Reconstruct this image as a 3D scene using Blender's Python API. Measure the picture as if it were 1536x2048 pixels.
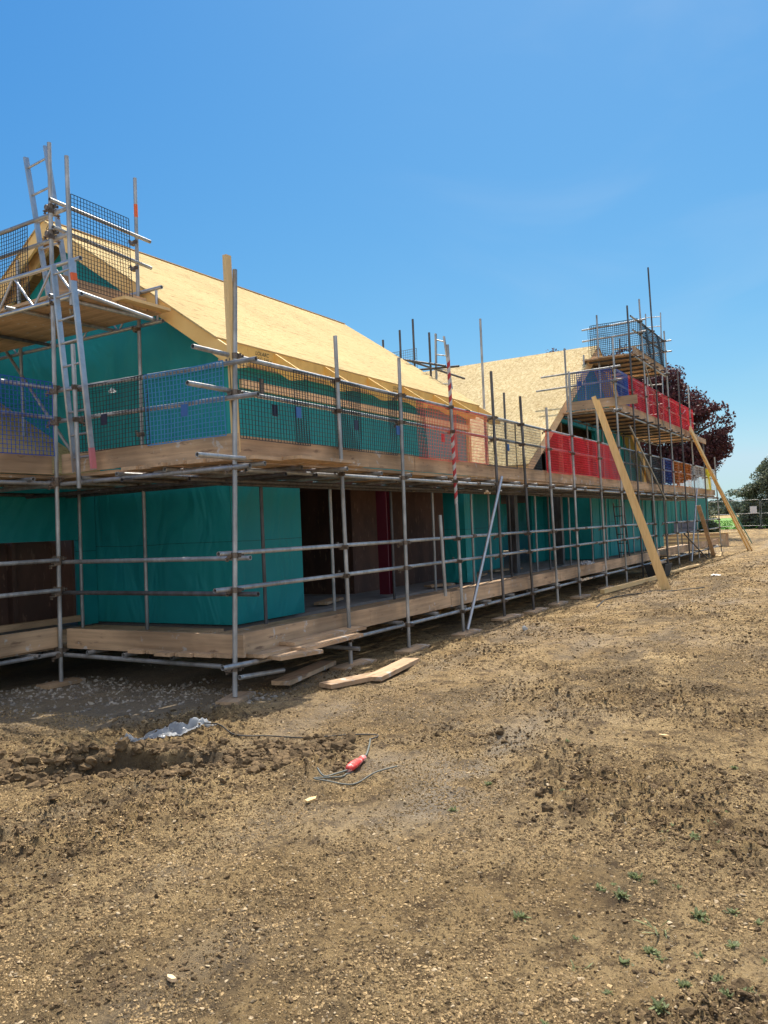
import bpy, math, random
import numpy as np
from mathutils import Vector, Matrix
R_=math.radians
scene=bpy.context.scene
for o in list(bpy.data.objects): bpy.data.objects.remove(o)
random.seed(7); rng=np.random.default_rng(7)
COL=scene.collection

# ------------------------------------------------------------------ camera
CAM=Vector((-6.1634,-5.3976,1.62))
F_=Vector((0.859246,0.511124,0.021185)); Rt=Vector((0.511546,-0.858149,-0.043591)); U_=Vector((0.004101,-0.048293,0.998825))
cd=bpy.data.cameras.new("camera"); cam=bpy.data.objects.new("camera",cd); COL.objects.link(cam)
cd.sensor_fit='VERTICAL'; cd.sensor_height=24; cd.lens=1640/2048*24; cd.clip_start=.1; cd.clip_end=6000
cam.matrix_world=Matrix(((Rt.x,U_.x,-F_.x,CAM.x),(Rt.y,U_.y,-F_.y,CAM.y),(Rt.z,U_.z,-F_.z,CAM.z),(0,0,0,1)))
scene.camera=cam
# ------------------------------------------------------------------ world, sun, exposure
SUN=Vector((0.59,0.12,1.0)).normalized()
elev=math.asin(SUN.z); az=math.atan2(SUN.x,SUN.y)
w=bpy.data.worlds.new("World"); scene.world=w; w.use_nodes=True
nt=w.node_tree; nt.nodes.clear()
sky=nt.nodes.new('ShaderNodeTexSky'); sky.sky_type='NISHITA'; sky.sun_disc=False
sky.sun_elevation=elev; sky.sun_rotation=az; sky.altitude=0; sky.air_density=1.0; sky.dust_density=0.6; sky.ozone_density=2.4
bg=nt.nodes.new('ShaderNodeBackground'); bg.inputs[1].default_value=0.125
ow=nt.nodes.new('ShaderNodeOutputWorld')
sep=nt.nodes.new('ShaderNodeSeparateColor'); comb=nt.nodes.new('ShaderNodeCombineColor'); nt.links.new(sky.outputs[0],sep.inputs[0])
for ch,(k,p,top) in enumerate(((.77,1.55,.56),(.83,.95,.78),(.92,.46,.92))):      # clearer, bluer air than the raw model
    prev=sep.outputs[ch]
    for op,v in (('MULTIPLY',.125),('POWER',p),('MULTIPLY',k),('MINIMUM',top),('DIVIDE',.125*1.366)):
        q=nt.nodes.new('ShaderNodeMath'); q.operation=op; nt.links.new(prev,q.inputs[0]); q.inputs[1].default_value=v; prev=q.outputs[0]
    nt.links.new(prev,comb.inputs[ch])
# whitish aureole round the sun, out of view, boosted for extra warm fill
tcw=nt.nodes.new('ShaderNodeTexCoord'); dt=nt.nodes.new('ShaderNodeVectorMath'); dt.operation='DOT_PRODUCT'; nt.links.new(tcw.outputs['Generated'],dt.inputs[0]); dt.inputs[1].default_value=SUN
mr_=nt.nodes.new('ShaderNodeMapRange'); mr_.interpolation_type='SMOOTHSTEP'; mr_.inputs[1].default_value=.945; mr_.inputs[2].default_value=.995; nt.links.new(dt.outputs['Value'],mr_.inputs[0])
mxw=nt.nodes.new('ShaderNodeMix'); mxw.data_type='RGBA'; mxw.inputs[7].default_value=(75,66,54,1); nt.links.new(mr_.outputs[0],mxw.inputs[0]); nt.links.new(comb.outputs[0],mxw.inputs[6])
# unseen white cloud added behind the camera as fill for the shaded walls
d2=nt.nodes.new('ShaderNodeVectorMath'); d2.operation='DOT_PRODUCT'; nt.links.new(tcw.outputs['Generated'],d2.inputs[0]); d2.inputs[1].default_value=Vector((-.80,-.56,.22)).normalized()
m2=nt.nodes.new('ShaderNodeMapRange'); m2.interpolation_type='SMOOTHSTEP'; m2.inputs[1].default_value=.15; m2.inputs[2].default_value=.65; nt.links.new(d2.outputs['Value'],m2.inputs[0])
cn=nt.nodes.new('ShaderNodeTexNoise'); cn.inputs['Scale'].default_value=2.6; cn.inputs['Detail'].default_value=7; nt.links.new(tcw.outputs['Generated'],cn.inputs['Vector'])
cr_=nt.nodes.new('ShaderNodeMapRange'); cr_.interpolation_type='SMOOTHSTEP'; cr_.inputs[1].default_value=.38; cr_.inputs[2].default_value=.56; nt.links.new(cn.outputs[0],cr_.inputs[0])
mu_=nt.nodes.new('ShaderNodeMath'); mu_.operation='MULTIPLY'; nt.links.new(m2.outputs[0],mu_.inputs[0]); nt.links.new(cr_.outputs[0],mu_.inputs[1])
ci=nt.nodes.new('ShaderNodeTexNoise'); ci.inputs['Scale'].default_value=2.2; ci.inputs['Detail'].default_value=6; ci.inputs['Distortion'].default_value=.8
cm=nt.nodes.new('ShaderNodeMapping'); cm.inputs['Scale'].default_value=(1,1.6,4.5); nt.links.new(tcw.outputs['Generated'],cm.inputs[0]); nt.links.new(cm.outputs[0],ci.inputs['Vector'])
d3=nt.nodes.new('ShaderNodeVectorMath'); d3.operation='DOT_PRODUCT'; nt.links.new(tcw.outputs['Generated'],d3.inputs[0]); d3.inputs[1].default_value=Vector((.93,.05,.48)).normalized()
m3=nt.nodes.new('ShaderNodeMapRange'); m3.interpolation_type='SMOOTHSTEP'; m3.inputs[1].default_value=.86; m3.inputs[2].default_value=.985; nt.links.new(d3.outputs['Value'],m3.inputs[0])
m4=nt.nodes.new('ShaderNodeMapRange'); m4.interpolation_type='SMOOTHSTEP'; m4.inputs[1].default_value=.42; m4.inputs[2].default_value=.72; m4.inputs[4].default_value=.07; nt.links.new(ci.outputs[0],m4.inputs[0])
m5=nt.nodes.new('ShaderNodeMath'); m5.operation='MULTIPLY'; nt.links.new(m3.outputs[0],m5.inputs[0]); nt.links.new(m4.outputs[0],m5.inputs[1])
mx3=nt.nodes.new('ShaderNodeMix'); mx3.data_type='RGBA'; mx3.inputs[7].default_value=(4.6,5.0,5.3,1); nt.links.new(m5.outputs[0],mx3.inputs[0]); nt.links.new(mxw.outputs[2],mx3.inputs[6]); mxw=mx3
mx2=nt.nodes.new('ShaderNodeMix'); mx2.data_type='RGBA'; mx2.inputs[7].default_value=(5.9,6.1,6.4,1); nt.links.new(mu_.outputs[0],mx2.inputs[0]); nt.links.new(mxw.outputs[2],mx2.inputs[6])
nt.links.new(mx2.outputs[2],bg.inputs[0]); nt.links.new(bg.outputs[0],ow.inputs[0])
sd=bpy.data.lights.new("sun",'SUN'); sd.energy=4.3; sd.angle=R_(.53); sd.color=(1,.94,.84)
so=bpy.data.objects.new("sun",sd); COL.objects.link(so); so.rotation_euler=(-SUN).to_track_quat('-Z','Y').to_euler(); so.location=(20,-10,30)
vs=scene.view_settings; vs.view_transform='Standard'; vs.look='None'; vs.exposure=0.45; vs.gamma=1; vs.use_curve_mapping=False

# ------------------------------------------------------------------ materials
def mat(name,col,rough=.7,metal=0.,col2=None,scale=(8,8,8),detail=5,lo=.35,hi=.65,bump=0.,bscale=None,island=0.,spec=None,col3=None,s3=None,lo3=.6,hi3=.7,translu=0.):
    m=bpy.data.materials.new(name); m.use_nodes=True; n=m.node_tree; b=n.nodes['Principled BSDF']
    b.inputs['Roughness'].default_value=rough; b.inputs['Metallic'].default_value=metal
    if spec is not None: b.inputs['Specular IOR Level'].default_value=spec
    b.inputs['Base Color'].default_value=(*col,1)
    tc=n.nodes.new('ShaderNodeTexCoord')
    def noise(sc,det=detail):
        mp=n.nodes.new('ShaderNodeMapping'); mp.inputs['Scale'].default_value=sc
        n.links.new(tc.outputs['Object'],mp.inputs[0])
        t=n.nodes.new('ShaderNodeTexNoise'); t.inputs['Scale'].default_value=1; t.inputs['Detail'].default_value=det
        t.inputs['Roughness'].default_value=.6
        n.links.new(mp.outputs[0],t.inputs['Vector']); return t
    last=None
    def ramp(t,lo,hi):
        r=n.nodes.new('ShaderNodeMapRange'); r.inputs[1].default_value=lo; r.inputs[2].default_value=hi; n.links.new(t.outputs[0],r.inputs[0]); return r
    def mix(a,bcol,fac,mode='MIX'):
        x=n.nodes.new('ShaderNodeMix'); x.data_type='RGBA'; x.blend_type=mode
        n.links.new(fac,x.inputs[0])
        if isinstance(a,tuple): x.inputs[6].default_value=(*a,1)
        else: n.links.new(a,x.inputs[6])
        x.inputs[7].default_value=(*bcol,1); return x.outputs[2]
    last=col
    if col2: 
        last=mix(last,col2,ramp(noise(scale),lo,hi).outputs[0])
    if col3: last=mix(last,col3,ramp(noise(s3 or scale,6),lo3,hi3).outputs[0])
    if island:
        g=n.nodes.new('ShaderNodeNewGeometry'); r=n.nodes.new('ShaderNodeMapRange'); r.inputs[3].default_value=1-island; r.inputs[4].default_value=1+island
        n.links.new(g.outputs['Random Per Island'],r.inputs[0])
        x=n.nodes.new('ShaderNodeVectorMath'); x.operation='SCALE'
        if isinstance(last,tuple): x.inputs[0].default_value=last
        else: n.links.new(last,x.inputs[0])
        n.links.new(r.outputs[0],x.inputs[3]); last=x.outputs[0]
    if not isinstance(last,tuple): n.links.new(last,b.inputs['Base Color'])
    if bump:
        bt=noise(bscale or scale,6); bn=n.nodes.new('ShaderNodeBump'); bn.inputs['Strength'].default_value=1; bn.inputs['Distance'].default_value=bump
        n.links.new(bt.outputs[0],bn.inputs['Height']); n.links.new(bn.outputs[0],b.inputs['Normal'])
    if translu:
        t=n.nodes.new('ShaderNodeBsdfTranslucent'); t.inputs[0].default_value=(*[min(1,c*1.6) for c in col],1)
        if not isinstance(last,tuple): n.links.new(last,t.inputs[0])
        mx=n.nodes.new('ShaderNodeMixShader'); mx.inputs[0].default_value=translu
        n.links.new(b.outputs[0],mx.inputs[1]); n.links.new(t.outputs[0],mx.inputs[2]); n.links.new(mx.outputs[0],n.nodes['Material Output'].inputs[0])
    return m
M={}
M['steel']=mat('galvanised_steel',(.46,.46,.45),.45,.45,(.27,.27,.26),(14,14,5),lo=.35,hi=.7,col3=(.30,.24,.17),s3=(9,9,3),lo3=.62,hi3=.72,bump=.0015,bscale=(60,60,20))
M['steeldark']=mat('tarnished_steel',(.15,.145,.15),.5,.5,(.09,.085,.08),(14,14,4),bump=.001,bscale=(60,60,20))
M['rust']=mat('rusty_coupler_steel',(.20,.17,.14),.6,.5,(.13,.09,.06),(40,40,40),island=.45)
M['bore']=mat('tube_bore_shade',(.02,.02,.02),.9)  # near-black inset cap paints the darkness inside the open tube ends
M['alu']=mat('ladder_aluminium',(.52,.53,.54),.38,.7,(.40,.41,.42),(10,10,10))
for ax,s in (('x',(1.2,22,22)),('y',(22,1.2,22)),('z',(22,22,1.2))):
    M['board_'+ax]=mat('weathered_board_'+ax,(.58,.385,.225),.85,0,(.38,.25,.145),s,lo=.35,hi=.7,col3=(.24,.15,.09),s3=tuple(v*.7 if v>2 else v*3 for v in s),lo3=.60,hi3=.70,bump=.003,bscale=tuple(v*2.5 for v in s),island=.14)
    M['pine_'+ax]=mat('new_pine_'+ax,(.80,.56,.26),.7,0,(.66,.43,.18),s,lo=.35,hi=.7,col3=(.30,.17,.07),s3=(6,6,6),lo3=.70,hi3=.75,bump=.0015,bscale=tuple(v*2 for v in s),island=.1)
M['ply']=mat('yellow_ply',(.86,.55,.15),.7,0,(.74,.44,.11),(5,5,5),col3=(.25,.13,.04),s3=(14,14,14),lo3=.72,hi3=.76)
M['barge']=mat('yellow_barge_board',(.86,.58,.22),.7,0,(.76,.49,.17),(2,2,2),col3=(.33,.2,.08),s3=(9,9,9),lo3=.72,hi3=.76)
M['cream']=mat('cream_batten',(.85,.62,.36),.75,0,(.74,.50,.28),(1.5,20,20))
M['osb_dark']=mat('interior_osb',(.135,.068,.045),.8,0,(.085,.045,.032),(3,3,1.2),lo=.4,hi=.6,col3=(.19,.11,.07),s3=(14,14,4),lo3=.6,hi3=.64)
M['maroon']=mat('maroon_primer',(.12,.012,.025),.5)
M['tape_red']=mat('red_tape',(.42,.03,.035),.6); M['tape_white']=mat('white_tape',(.55,.53,.50),.6,0,(.4,.38,.36),(20,20,20))
M['orange']=mat('orange_paint',(.75,.13,.02),.5)
M['pink_paint']=mat('faded_pink_paint',(.62,.20,.22),.6)
M['ink']=mat('black_ink',(.015,.012,.01),.7)
M['black_mesh']=mat('black_plastic_mesh',(.012,.013,.014),.5)
M['grey_mesh']=mat('grey_plastic_mesh',(.12,.12,.13),.5)
M['blue_mesh']=mat('blue_plastic_mesh',(.02,.09,.42),.5,translu=.2)
M['sky_mesh']=mat('pale_blue_plastic_mesh',(.06,.25,.48),.5,translu=.2)
M['red_mesh']=mat('red_plastic_mesh',(.75,.03,.05),.5,translu=.3)
M['pink_mesh']=mat('orange_red_plastic_mesh',(.78,.15,.11),.5,translu=.3)
M['yellow_mesh']=mat('yellow_plastic_mesh',(.8,.65,.02),.5,translu=.3)
M['orange_mesh']=mat('orange_plastic_mesh',(.85,.28,.02),.5,translu=.3)
M['white_mesh']=mat('white_plastic_mesh',(.6,.62,.65),.5,translu=.2)
M['plate_dark']=mat('dark_name_plate',(.015,.015,.04),.5); M['plate_blue']=mat('blue_name_plate',(.04,.12,.33),.5); M['plate_red']=mat('red_name_plate',(.7,.02,.04),.5)
M['red_handle']=mat('red_plastic',(.62,.05,.04),.7,0,(.72,.40,.36),(16,16,16),lo=.52,hi=.58,bump=.004,bscale=(30,30,30))
M['film']=mat('clear_plastic_film',(.40,.42,.44),.25,translu=.5)
M['cable']=mat('grey_cable',(.13,.14,.12),.6); M['cableb']=mat('black_cable',(.035,.033,.03),.6)
M['concrete']=mat('concrete',(.26,.25,.24),.9,0,(.2,.19,.18),(3,3,3))
M['white_sign']=mat('white_sign',(.75,.75,.75),.6)
M['rubber']=mat('dark_rubber',(.03,.03,.03),.8)
M['greybox']=mat('grey_plastic',(.12,.12,.15),.6)
def splash(m,thr=.70):
    n=m.node_tree; b=n.nodes['Principled BSDF']; old=b.inputs['Base Color'].links[0].from_socket; tc=n.nodes.new('ShaderNodeTexCoord'); t=n.nodes.new('ShaderNodeTexNoise'); t.inputs['Scale'].default_value=5.5; t.inputs['Detail'].default_value=5; t.inputs['Roughness'].default_value=.62; n.links.new(tc.outputs['Object'],t.inputs['Vector'])
    r=n.nodes.new('ShaderNodeMapRange'); r.inputs[1].default_value=thr-.045; r.inputs[2].default_value=thr; r.inputs[4].default_value=.75; n.links.new(t.outputs[0],r.inputs[0]); x=n.nodes.new('ShaderNodeMix'); x.data_type='RGBA'; n.links.new(r.outputs[0],x.inputs[0]); n.links.new(old,x.inputs[6]); x.inputs[7].default_value=(.55,.52,.47,1)
    t2=n.nodes.new('ShaderNodeTexNoise'); t2.inputs['Scale'].default_value=1.1; t2.inputs['Detail'].default_value=4; n.links.new(tc.outputs['Object'],t2.inputs['Vector']); r2=n.nodes.new('ShaderNodeMapRange'); r2.inputs[1].default_value=.42; r2.inputs[2].default_value=.62; r2.inputs[3].default_value=1.08; r2.inputs[4].default_value=.68; n.links.new(t2.outputs[0],r2.inputs[0]); v=n.nodes.new('ShaderNodeVectorMath'); v.operation='SCALE'; n.links.new(x.outputs[2],v.inputs[0]); n.links.new(r2.outputs[0],v.inputs[3]); n.links.new(v.outputs[0],b.inputs['Base Color'])
for ax in 'xyz': splash(M['board_'+ax],.66)
splash(M['steel'],.72); splash(M['steeldark'],.74)
# teal breather membrane: soft wrinkles, lap lines every 1.4 m
def membrane():
    m=mat('teal_breather_membrane',(.004,.30,.30),.62,0,(.003,.245,.255),(.9,.9,.9),lo=.3,hi=.7)
    n=m.node_tree; b=n.nodes['Principled BSDF']
    tc=n.nodes.new('ShaderNodeTexCoord'); 
    t=n.nodes.new('ShaderNodeTexNoise'); t.inputs['Scale'].default_value=1.6; t.inputs['Detail'].default_value=2; t.inputs['Distortion'].default_value=1.2
    mp=n.nodes.new('ShaderNodeMapping'); mp.inputs['Scale'].default_value=(1.,1.,.55)
    n.links.new(tc.outputs['Object'],mp.inputs[0]); n.links.new(mp.outputs[0],t.inputs['Vector'])
    sx=n.nodes.new('ShaderNodeSeparateXYZ'); n.links.new(tc.outputs['Object'],sx.inputs[0]); ad=n.nodes.new('ShaderNodeMath'); n.links.new(sx.outputs[0],ad.inputs[0]); n.links.new(sx.outputs[1],ad.inputs[1])
    w2=n.nodes.new('ShaderNodeTexNoise'); w2.inputs['Scale'].default_value=.8; n.links.new(tc.outputs['Object'],w2.inputs['Vector']); w3=n.nodes.new('ShaderNodeMath'); w3.operation='MULTIPLY_ADD'; w3.inputs[1].default_value=.06; n.links.new(w2.outputs[0],w3.inputs[0]); n.links.new(sx.outputs[2],w3.inputs[2])
    cb=n.nodes.new('ShaderNodeCombineXYZ'); n.links.new(ad.outputs[0],cb.inputs[0]); n.links.new(w3.outputs[0],cb.inputs[1])
    br=n.nodes.new('ShaderNodeTexBrick'); br.inputs['Scale'].default_value=1; br.inputs['Mortar Size'].default_value=.004; br.inputs['Mortar Smooth'].default_value=0; br.inputs['Brick Width'].default_value=7.3; br.inputs['Row Height'].default_value=1.13
    br.inputs['Color1'].default_value=(1,1,1,1); br.inputs['Color2'].default_value=(.86,.9,.9,1); br.inputs['Mortar'].default_value=(.25,.3,.3,1); n.links.new(cb.outputs[0],br.inputs['Vector'])
    old=b.inputs['Base Color'].links[0].from_socket; mm=n.nodes.new('ShaderNodeMix'); mm.data_type='RGBA'; mm.blend_type='MULTIPLY'; mm.inputs[0].default_value=1; n.links.new(old,mm.inputs[6]); n.links.new(br.outputs[0],mm.inputs[7]); n.links.new(mm.outputs[2],b.inputs['Base Color'])
    bn=n.nodes.new('ShaderNodeBump'); bn.inputs['Strength'].default_value=1; bn.inputs['Distance'].default_value=.085
    n.links.new(t.outputs[0],bn.inputs['Height']); n.links.new(bn.outputs[0],b.inputs['Normal'])
    return m
M['teal']=membrane()
# oriented strand board sheathing
def osb(name,sx,sy,c1,c2,dark,th,seam=None):
    m=bpy.data.materials.new(name); m.use_nodes=True; n=m.node_tree; b=n.nodes['Principled BSDF']; b.inputs['Roughness'].default_value=1.; b.inputs['Specular IOR Level'].default_value=.08
    tc=n.nodes.new('ShaderNodeTexCoord')
    mp=n.nodes.new('ShaderNodeMapping'); mp.inputs['Scale'].default_value=(sx,sy,sy); n.links.new(tc.outputs['Object'],mp.inputs[0])
    v=n.nodes.new('ShaderNodeTexVoronoi'); v.inputs['Scale'].default_value=1; v.inputs['Randomness'].default_value=1
    wn=n.nodes.new('ShaderNodeTexNoise'); wn.inputs['Scale'].default_value=.7; wn.inputs['Detail'].default_value=3
    n.links.new(mp.outputs[0],wn.inputs['Vector'])
    ad=n.nodes.new('ShaderNodeVectorMath'); ad.operation='MULTIPLY_ADD'; ad.inputs[1].default_value=(2.,2.,2.); n.links.new(wn.outputs['Color'],ad.inputs[0]); n.links.new(mp.outputs[0],ad.inputs[2])
    n.links.new(ad.outputs[0],v.inputs['Vector'])
    cr=n.nodes.new('ShaderNodeValToRGB'); e=cr.color_ramp.elements; e[0].position=.0; e[0].color=(*dark,1); e[1].position=1; e[1].color=(*c2,1)
    x=e.new(.10); x.color=(*c1,1); x=e.new(th); x.color=tuple(dark[i]*.4+c1[i]*.6 for i in range(3))+(1,)
    sp=n.nodes.new('ShaderNodeSeparateColor'); n.links.new(v.outputs['Color'],sp.inputs[0]); n.links.new(sp.outputs[0],cr.inputs[0])
    # broad blotches
    t=n.nodes.new('ShaderNodeTexNoise'); t.inputs['Scale'].default_value=.6; t.inputs['Detail'].default_value=4; n.links.new(tc.outputs['Object'],t.inputs['Vector'])
    r=n.nodes.new('ShaderNodeMapRange'); r.inputs[1].default_value=.3; r.inputs[2].default_value=.7; r.inputs[3].default_value=.86; r.inputs[4].default_value=1.06; n.links.new(t.outputs[0],r.inputs[0])
    sc=n.nodes.new('ShaderNodeVectorMath'); sc.operation='SCALE'; n.links.new(cr.outputs[0],sc.inputs[0]); n.links.new(r.outputs[0],sc.inputs[3])
    last=sc.outputs[0]
    if seam:
        br=n.nodes.new('ShaderNodeTexBrick'); br.inputs['Scale'].default_value=1; br.inputs['Mortar Size'].default_value=.006; br.inputs['Brick Width'].default_value=2.44; br.inputs['Row Height'].default_value=seam
        br.inputs['Color1'].default_value=(1,1,1,1); br.inputs['Color2'].default_value=(.97,.97,.97,1); br.inputs['Mortar'].default_value=(.72,.66,.56,1)
        n.links.new(tc.outputs['Object'],br.inputs['Vector'])
        mm=n.nodes.new('ShaderNodeMix'); mm.data_type='RGBA'; mm.blend_type='MULTIPLY'; mm.inputs[0].default_value=1
        n.links.new(last,mm.inputs[6]); n.links.new(br.outputs[0],mm.inputs[7]); last=mm.outputs[2]
    n.links.new(last,b.inputs['Base Color'])
    bn=n.nodes.new('ShaderNodeBump'); bn.inputs['Distance'].default_value=.003; n.links.new(sp.outputs[1],bn.inputs['Height']); n.links.new(bn.outputs[0],b.inputs['Normal'])
    return m
M['osbA']=osb('fine_strand_board',10,55,(.55,.41,.195),(.60,.46,.235),(.33,.21,.09),.06,1.0)
M['osbB']=osb('coarse_strand_board',13,24,(.58,.44,.22),(.72,.58,.33),(.40,.27,.12),.18,1.05)
# soil
def soil(name,dark=1.):
    m=bpy.data.materials.new(name); m.use_nodes=True; n=m.node_tree; b=n.nodes['Principled BSDF']; b.inputs['Roughness'].default_value=.95; b.inputs['Specular IOR Level'].default_value=.15
    tc=n.nodes.new('ShaderNodeTexCoord')
    def nz(s,d,r=.6):
        t=n.nodes.new('ShaderNodeTexNoise'); t.inputs['Scale'].default_value=s; t.inputs['Detail'].default_value=d; t.inputs['Roughness'].default_value=r; n.links.new(tc.outputs['Object'],t.inputs['Vector']); return t
    def mr(t,a,c,lo=0,hi=1):
        r=n.nodes.new('ShaderNodeMapRange'); r.inputs[1].default_value=a; r.inputs[2].default_value=c; r.inputs[3].default_value=lo; r.inputs[4].default_value=hi; n.links.new(t,r.inputs[0]); return r.outputs[0]
    def mx(f,a,c):
        x=n.nodes.new('ShaderNodeMix'); x.data_type='RGBA'; n.links.new(f,x.inputs[0])
        for k,v in ((6,a),(7,c)):
            if isinstance(v,tuple): x.inputs[k].default_value=(*[q*dark for q in v],1)
            else: n.links.new(v,x.inputs[k])
        return x.outputs[2]
    c=mx(mr(nz(1.1,6).outputs[0],.38,.62),(.285,.192,.088),(.47,.335,.165))
    c=mx(mr(nz(5,9,.78).outputs[0],.47,.60),c,(.115,.076,.040))
    c=mx(mr(nz(38,7,.75).outputs[0],.53,.64),c,(.070,.047,.027))
    c=mx(mr(nz(70,4,.6).outputs[0],.64,.70),c,(.42,.34,.22))
    c=mx(mr(nz(.28,4).outputs[0],.52,.70,0,.55),c,(.24,.19,.14))
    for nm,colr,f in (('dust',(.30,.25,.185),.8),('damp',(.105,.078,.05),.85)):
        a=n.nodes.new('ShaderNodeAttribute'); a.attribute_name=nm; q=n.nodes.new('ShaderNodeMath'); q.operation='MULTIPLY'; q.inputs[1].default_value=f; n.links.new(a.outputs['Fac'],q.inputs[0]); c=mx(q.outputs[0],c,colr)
    n.links.new(c,b.inputs['Base Color'])
    t=nz(38,9,.8); bn=n.nodes.new('ShaderNodeBump'); bn.inputs['Distance'].default_value=.035; bn.inputs['Strength'].default_value=1; n.links.new(t.outputs[0],bn.inputs['Height']); n.links.new(bn.outputs[0],b.inputs['Normal'])
    return m
M['soil']=soil('dry_soil'); 
M['clod']=mat('clod_soil',(.185,.125,.065),.95,0,(.10,.068,.038),(25,25,25),island=.3,bump=.006,bscale=(80,80,80),spec=.15)
M['tilth']=mat('crumbly_surface_soil',(.40,.283,.145),.95,0,(.225,.155,.077),(2.2,2.2,2.2),island=.55,spec=.12)
M['stone']=mat('flint_stones',(.40,.31,.19),.85,0,(.27,.20,.12),(30,30,30),island=.5,spec=.3)
M['gravel']=mat('limestone_gravel',(.40,.35,.28),.85,0,(.24,.20,.16),(20,20,20),island=.4)
M['weed']=mat('weed_leaf',(.17,.20,.07),.7,0,(.22,.25,.12),(20,20,20),island=.3,translu=.3)
M['crop']=mat('green_crop',(.16,.32,.04),.9,0,(.11,.24,.03),(.8,.12,1),col3=(.12,.24,.05),s3=(.3,.5,1),lo3=.55,hi3=.7)
M['stubble']=mat('golden_stubble',(.40,.27,.09),.9,0,(.32,.23,.08),(.1,.1,1))
M['leaf_red']=mat('copper_beech_leaf',(.075,.026,.030),.6,0,(.115,.034,.034),(.35,.35,.35),island=.45,translu=.3)
M['leaf_green']=mat('hedge_leaf',(.060,.095,.035),.5,0,(.10,.13,.06),(.5,.5,.5),island=.45,translu=.25)
M['leaf_silver']=mat('willow_leaf',(.21,.23,.16),.5,0,(.10,.13,.06),(.5,.5,.5),island=.5,translu=.3)
M['leaf_far']=mat('far_wood_leaf',(.09,.125,.08),.8,0,(.12,.155,.10),(.05,.05,.05),island=.3)  # paler leaf colour stands in for distance haze
M['bark']=mat('bark',(.10,.075,.055),.9,0,(.06,.045,.035),(6,6,1.5))
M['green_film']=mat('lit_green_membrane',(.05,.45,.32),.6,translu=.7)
M['container']=mat('teal_container_paint',(.02,.21,.18),.45)

# ------------------------------------------------------------------ mesh building
class MB:
    def __init__(s): s.v=[]; s.f=[]; s.sm=[]; s.mi=[]; s.cur=0
    def face(s,idx,smooth=False): s.f.append(idx); s.sm.append(smooth); s.mi.append(s.cur)
    def box(s,a,b):
        i=len(s.v); (x0,y0,z0),(x1,y1,z1)=a,b
        s.v+=[(x0,y0,z0),(x1,y0,z0),(x1,y1,z0),(x0,y1,z0),(x0,y0,z1),(x1,y0,z1),(x1,y1,z1),(x0,y1,z1)]
        for q in ((0,3,2,1),(4,5,6,7),(0,1,5,4),(1,2,6,5),(2,3,7,6),(3,0,4,7)): s.face(tuple(i+k for k in q))
        return s
    def bar(s,p,q,wd,h,up=(0,0,1),bev=0):   # rectangular bar along p->q
        p=Vector(p);q=Vector(q);d=(q-p).normalized();u=Vector(up); 
        sd_=d.cross(u)
        if sd_.length<1e-4: sd_=d.cross(Vector((0,1,0)))
        sd_.normalize();u=sd_.cross(d).normalized(); i=len(s.v)
        for c in (p,q):
            for a,b in ((-1,-1),(1,-1),(1,1),(-1,1)): s.v.append(tuple(c+sd_*(a*wd/2)+u*(b*h/2)))
        for z in ((0,3,2,1),(4,5,6,7),(0,1,5,4),(1,2,6,5),(2,3,7,6),(3,0,4,7)): s.face(tuple(i+k for k in z))
        return s
    def tube(s,p,q,r=.0242,seg=12,hollow=True,r2=None):
        p=Vector(p);q=Vector(q);d=(q-p).normalized();a=d.orthogonal().normalized();b=d.cross(a); r2=r2 or r
        def ring(c,rr):
            i=len(s.v)
            for k in range(seg):
                t=2*math.pi*k/seg; s.v.append(tuple(c+a*(math.cos(t)*rr)+b*(math.sin(t)*rr)))
            return i
        i=ring(p,r);j=ring(q,r2)
        for k in range(seg):
            l=(k+1)%seg; s.face((i+k,i+l,j+l,j+k),True)
        for c,dd,rr,flip in ((p,d,r,1),(q,-d,r2,0)):
            o=ring(c,rr)
            if hollow:
                n=ring(c,rr*.8); m_=ring(c+dd*.06,rr*.8)
                for k in range(seg):
                    l=(k+1)%seg
                    f1=(o+k,o+l,n+l,n+k); f2=(n+k,n+l,m_+l,m_+k)
                    s.face(f1[::-1] if flip else f1); s.face(f2[::-1] if flip else f2)
                g=s.cur; s.cur=1 if s.bore else 0
                f3=tuple(m_+k for k in range(seg)); s.face(f3[::-1] if flip else f3); s.cur=g
            else:
                f3=tuple(o+k for k in range(seg)); s.face(f3[::-1] if flip else f3)
        return s
    bore=True
    def prism(s,pts,ax,a,b):    # polygon pts (2D) extruded along axis ax from a to b
        i=len(s.v);n=len(pts)
        for c in (a,b):
            for u,v in pts:
                s.v.append({0:(c,u,v),1:(u,c,v),2:(u,v,c)}[ax])
        s.face(tuple(range(i,i+n))[::-1]); s.face(tuple(range(i+n,i+2*n)))
        for k in range(n):
            l=(k+1)%n; s.face((i+k,i+l,i+n+l,i+n+k))
        return s
    def mesh(s,name,mats,off=(0,0,0)):
        me=bpy.data.meshes.new(name); o=Vector(off)
        me.from_pydata([(v[0]-o.x,v[1]-o.y,v[2]-o.z) for v in s.v],[],s.f)
        for m in (mats if isinstance(mats,(list,tuple)) else [mats]): me.materials.append(M[m])
        me.polygons.foreach_set('use_smooth',s.sm)
        if len(me.materials)>1: me.polygons.foreach_set('material_index',s.mi)
        me.update(); return me
ROOT={}
def setp(o,label,cat,group=None,kind=None):
    if label: o['label']=label
    if cat: o['category']=cat
    if group: o['group']=group
    if kind: o['kind']=kind
def thing(name,label,cat,loc=(0,0,0),group=None):
    o=bpy.data.objects.new(name,None); o.empty_display_size=.1; COL.objects.link(o); o.location=loc; setp(o,label,cat,group); ROOT[o.name]=Vector(loc); return o
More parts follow.
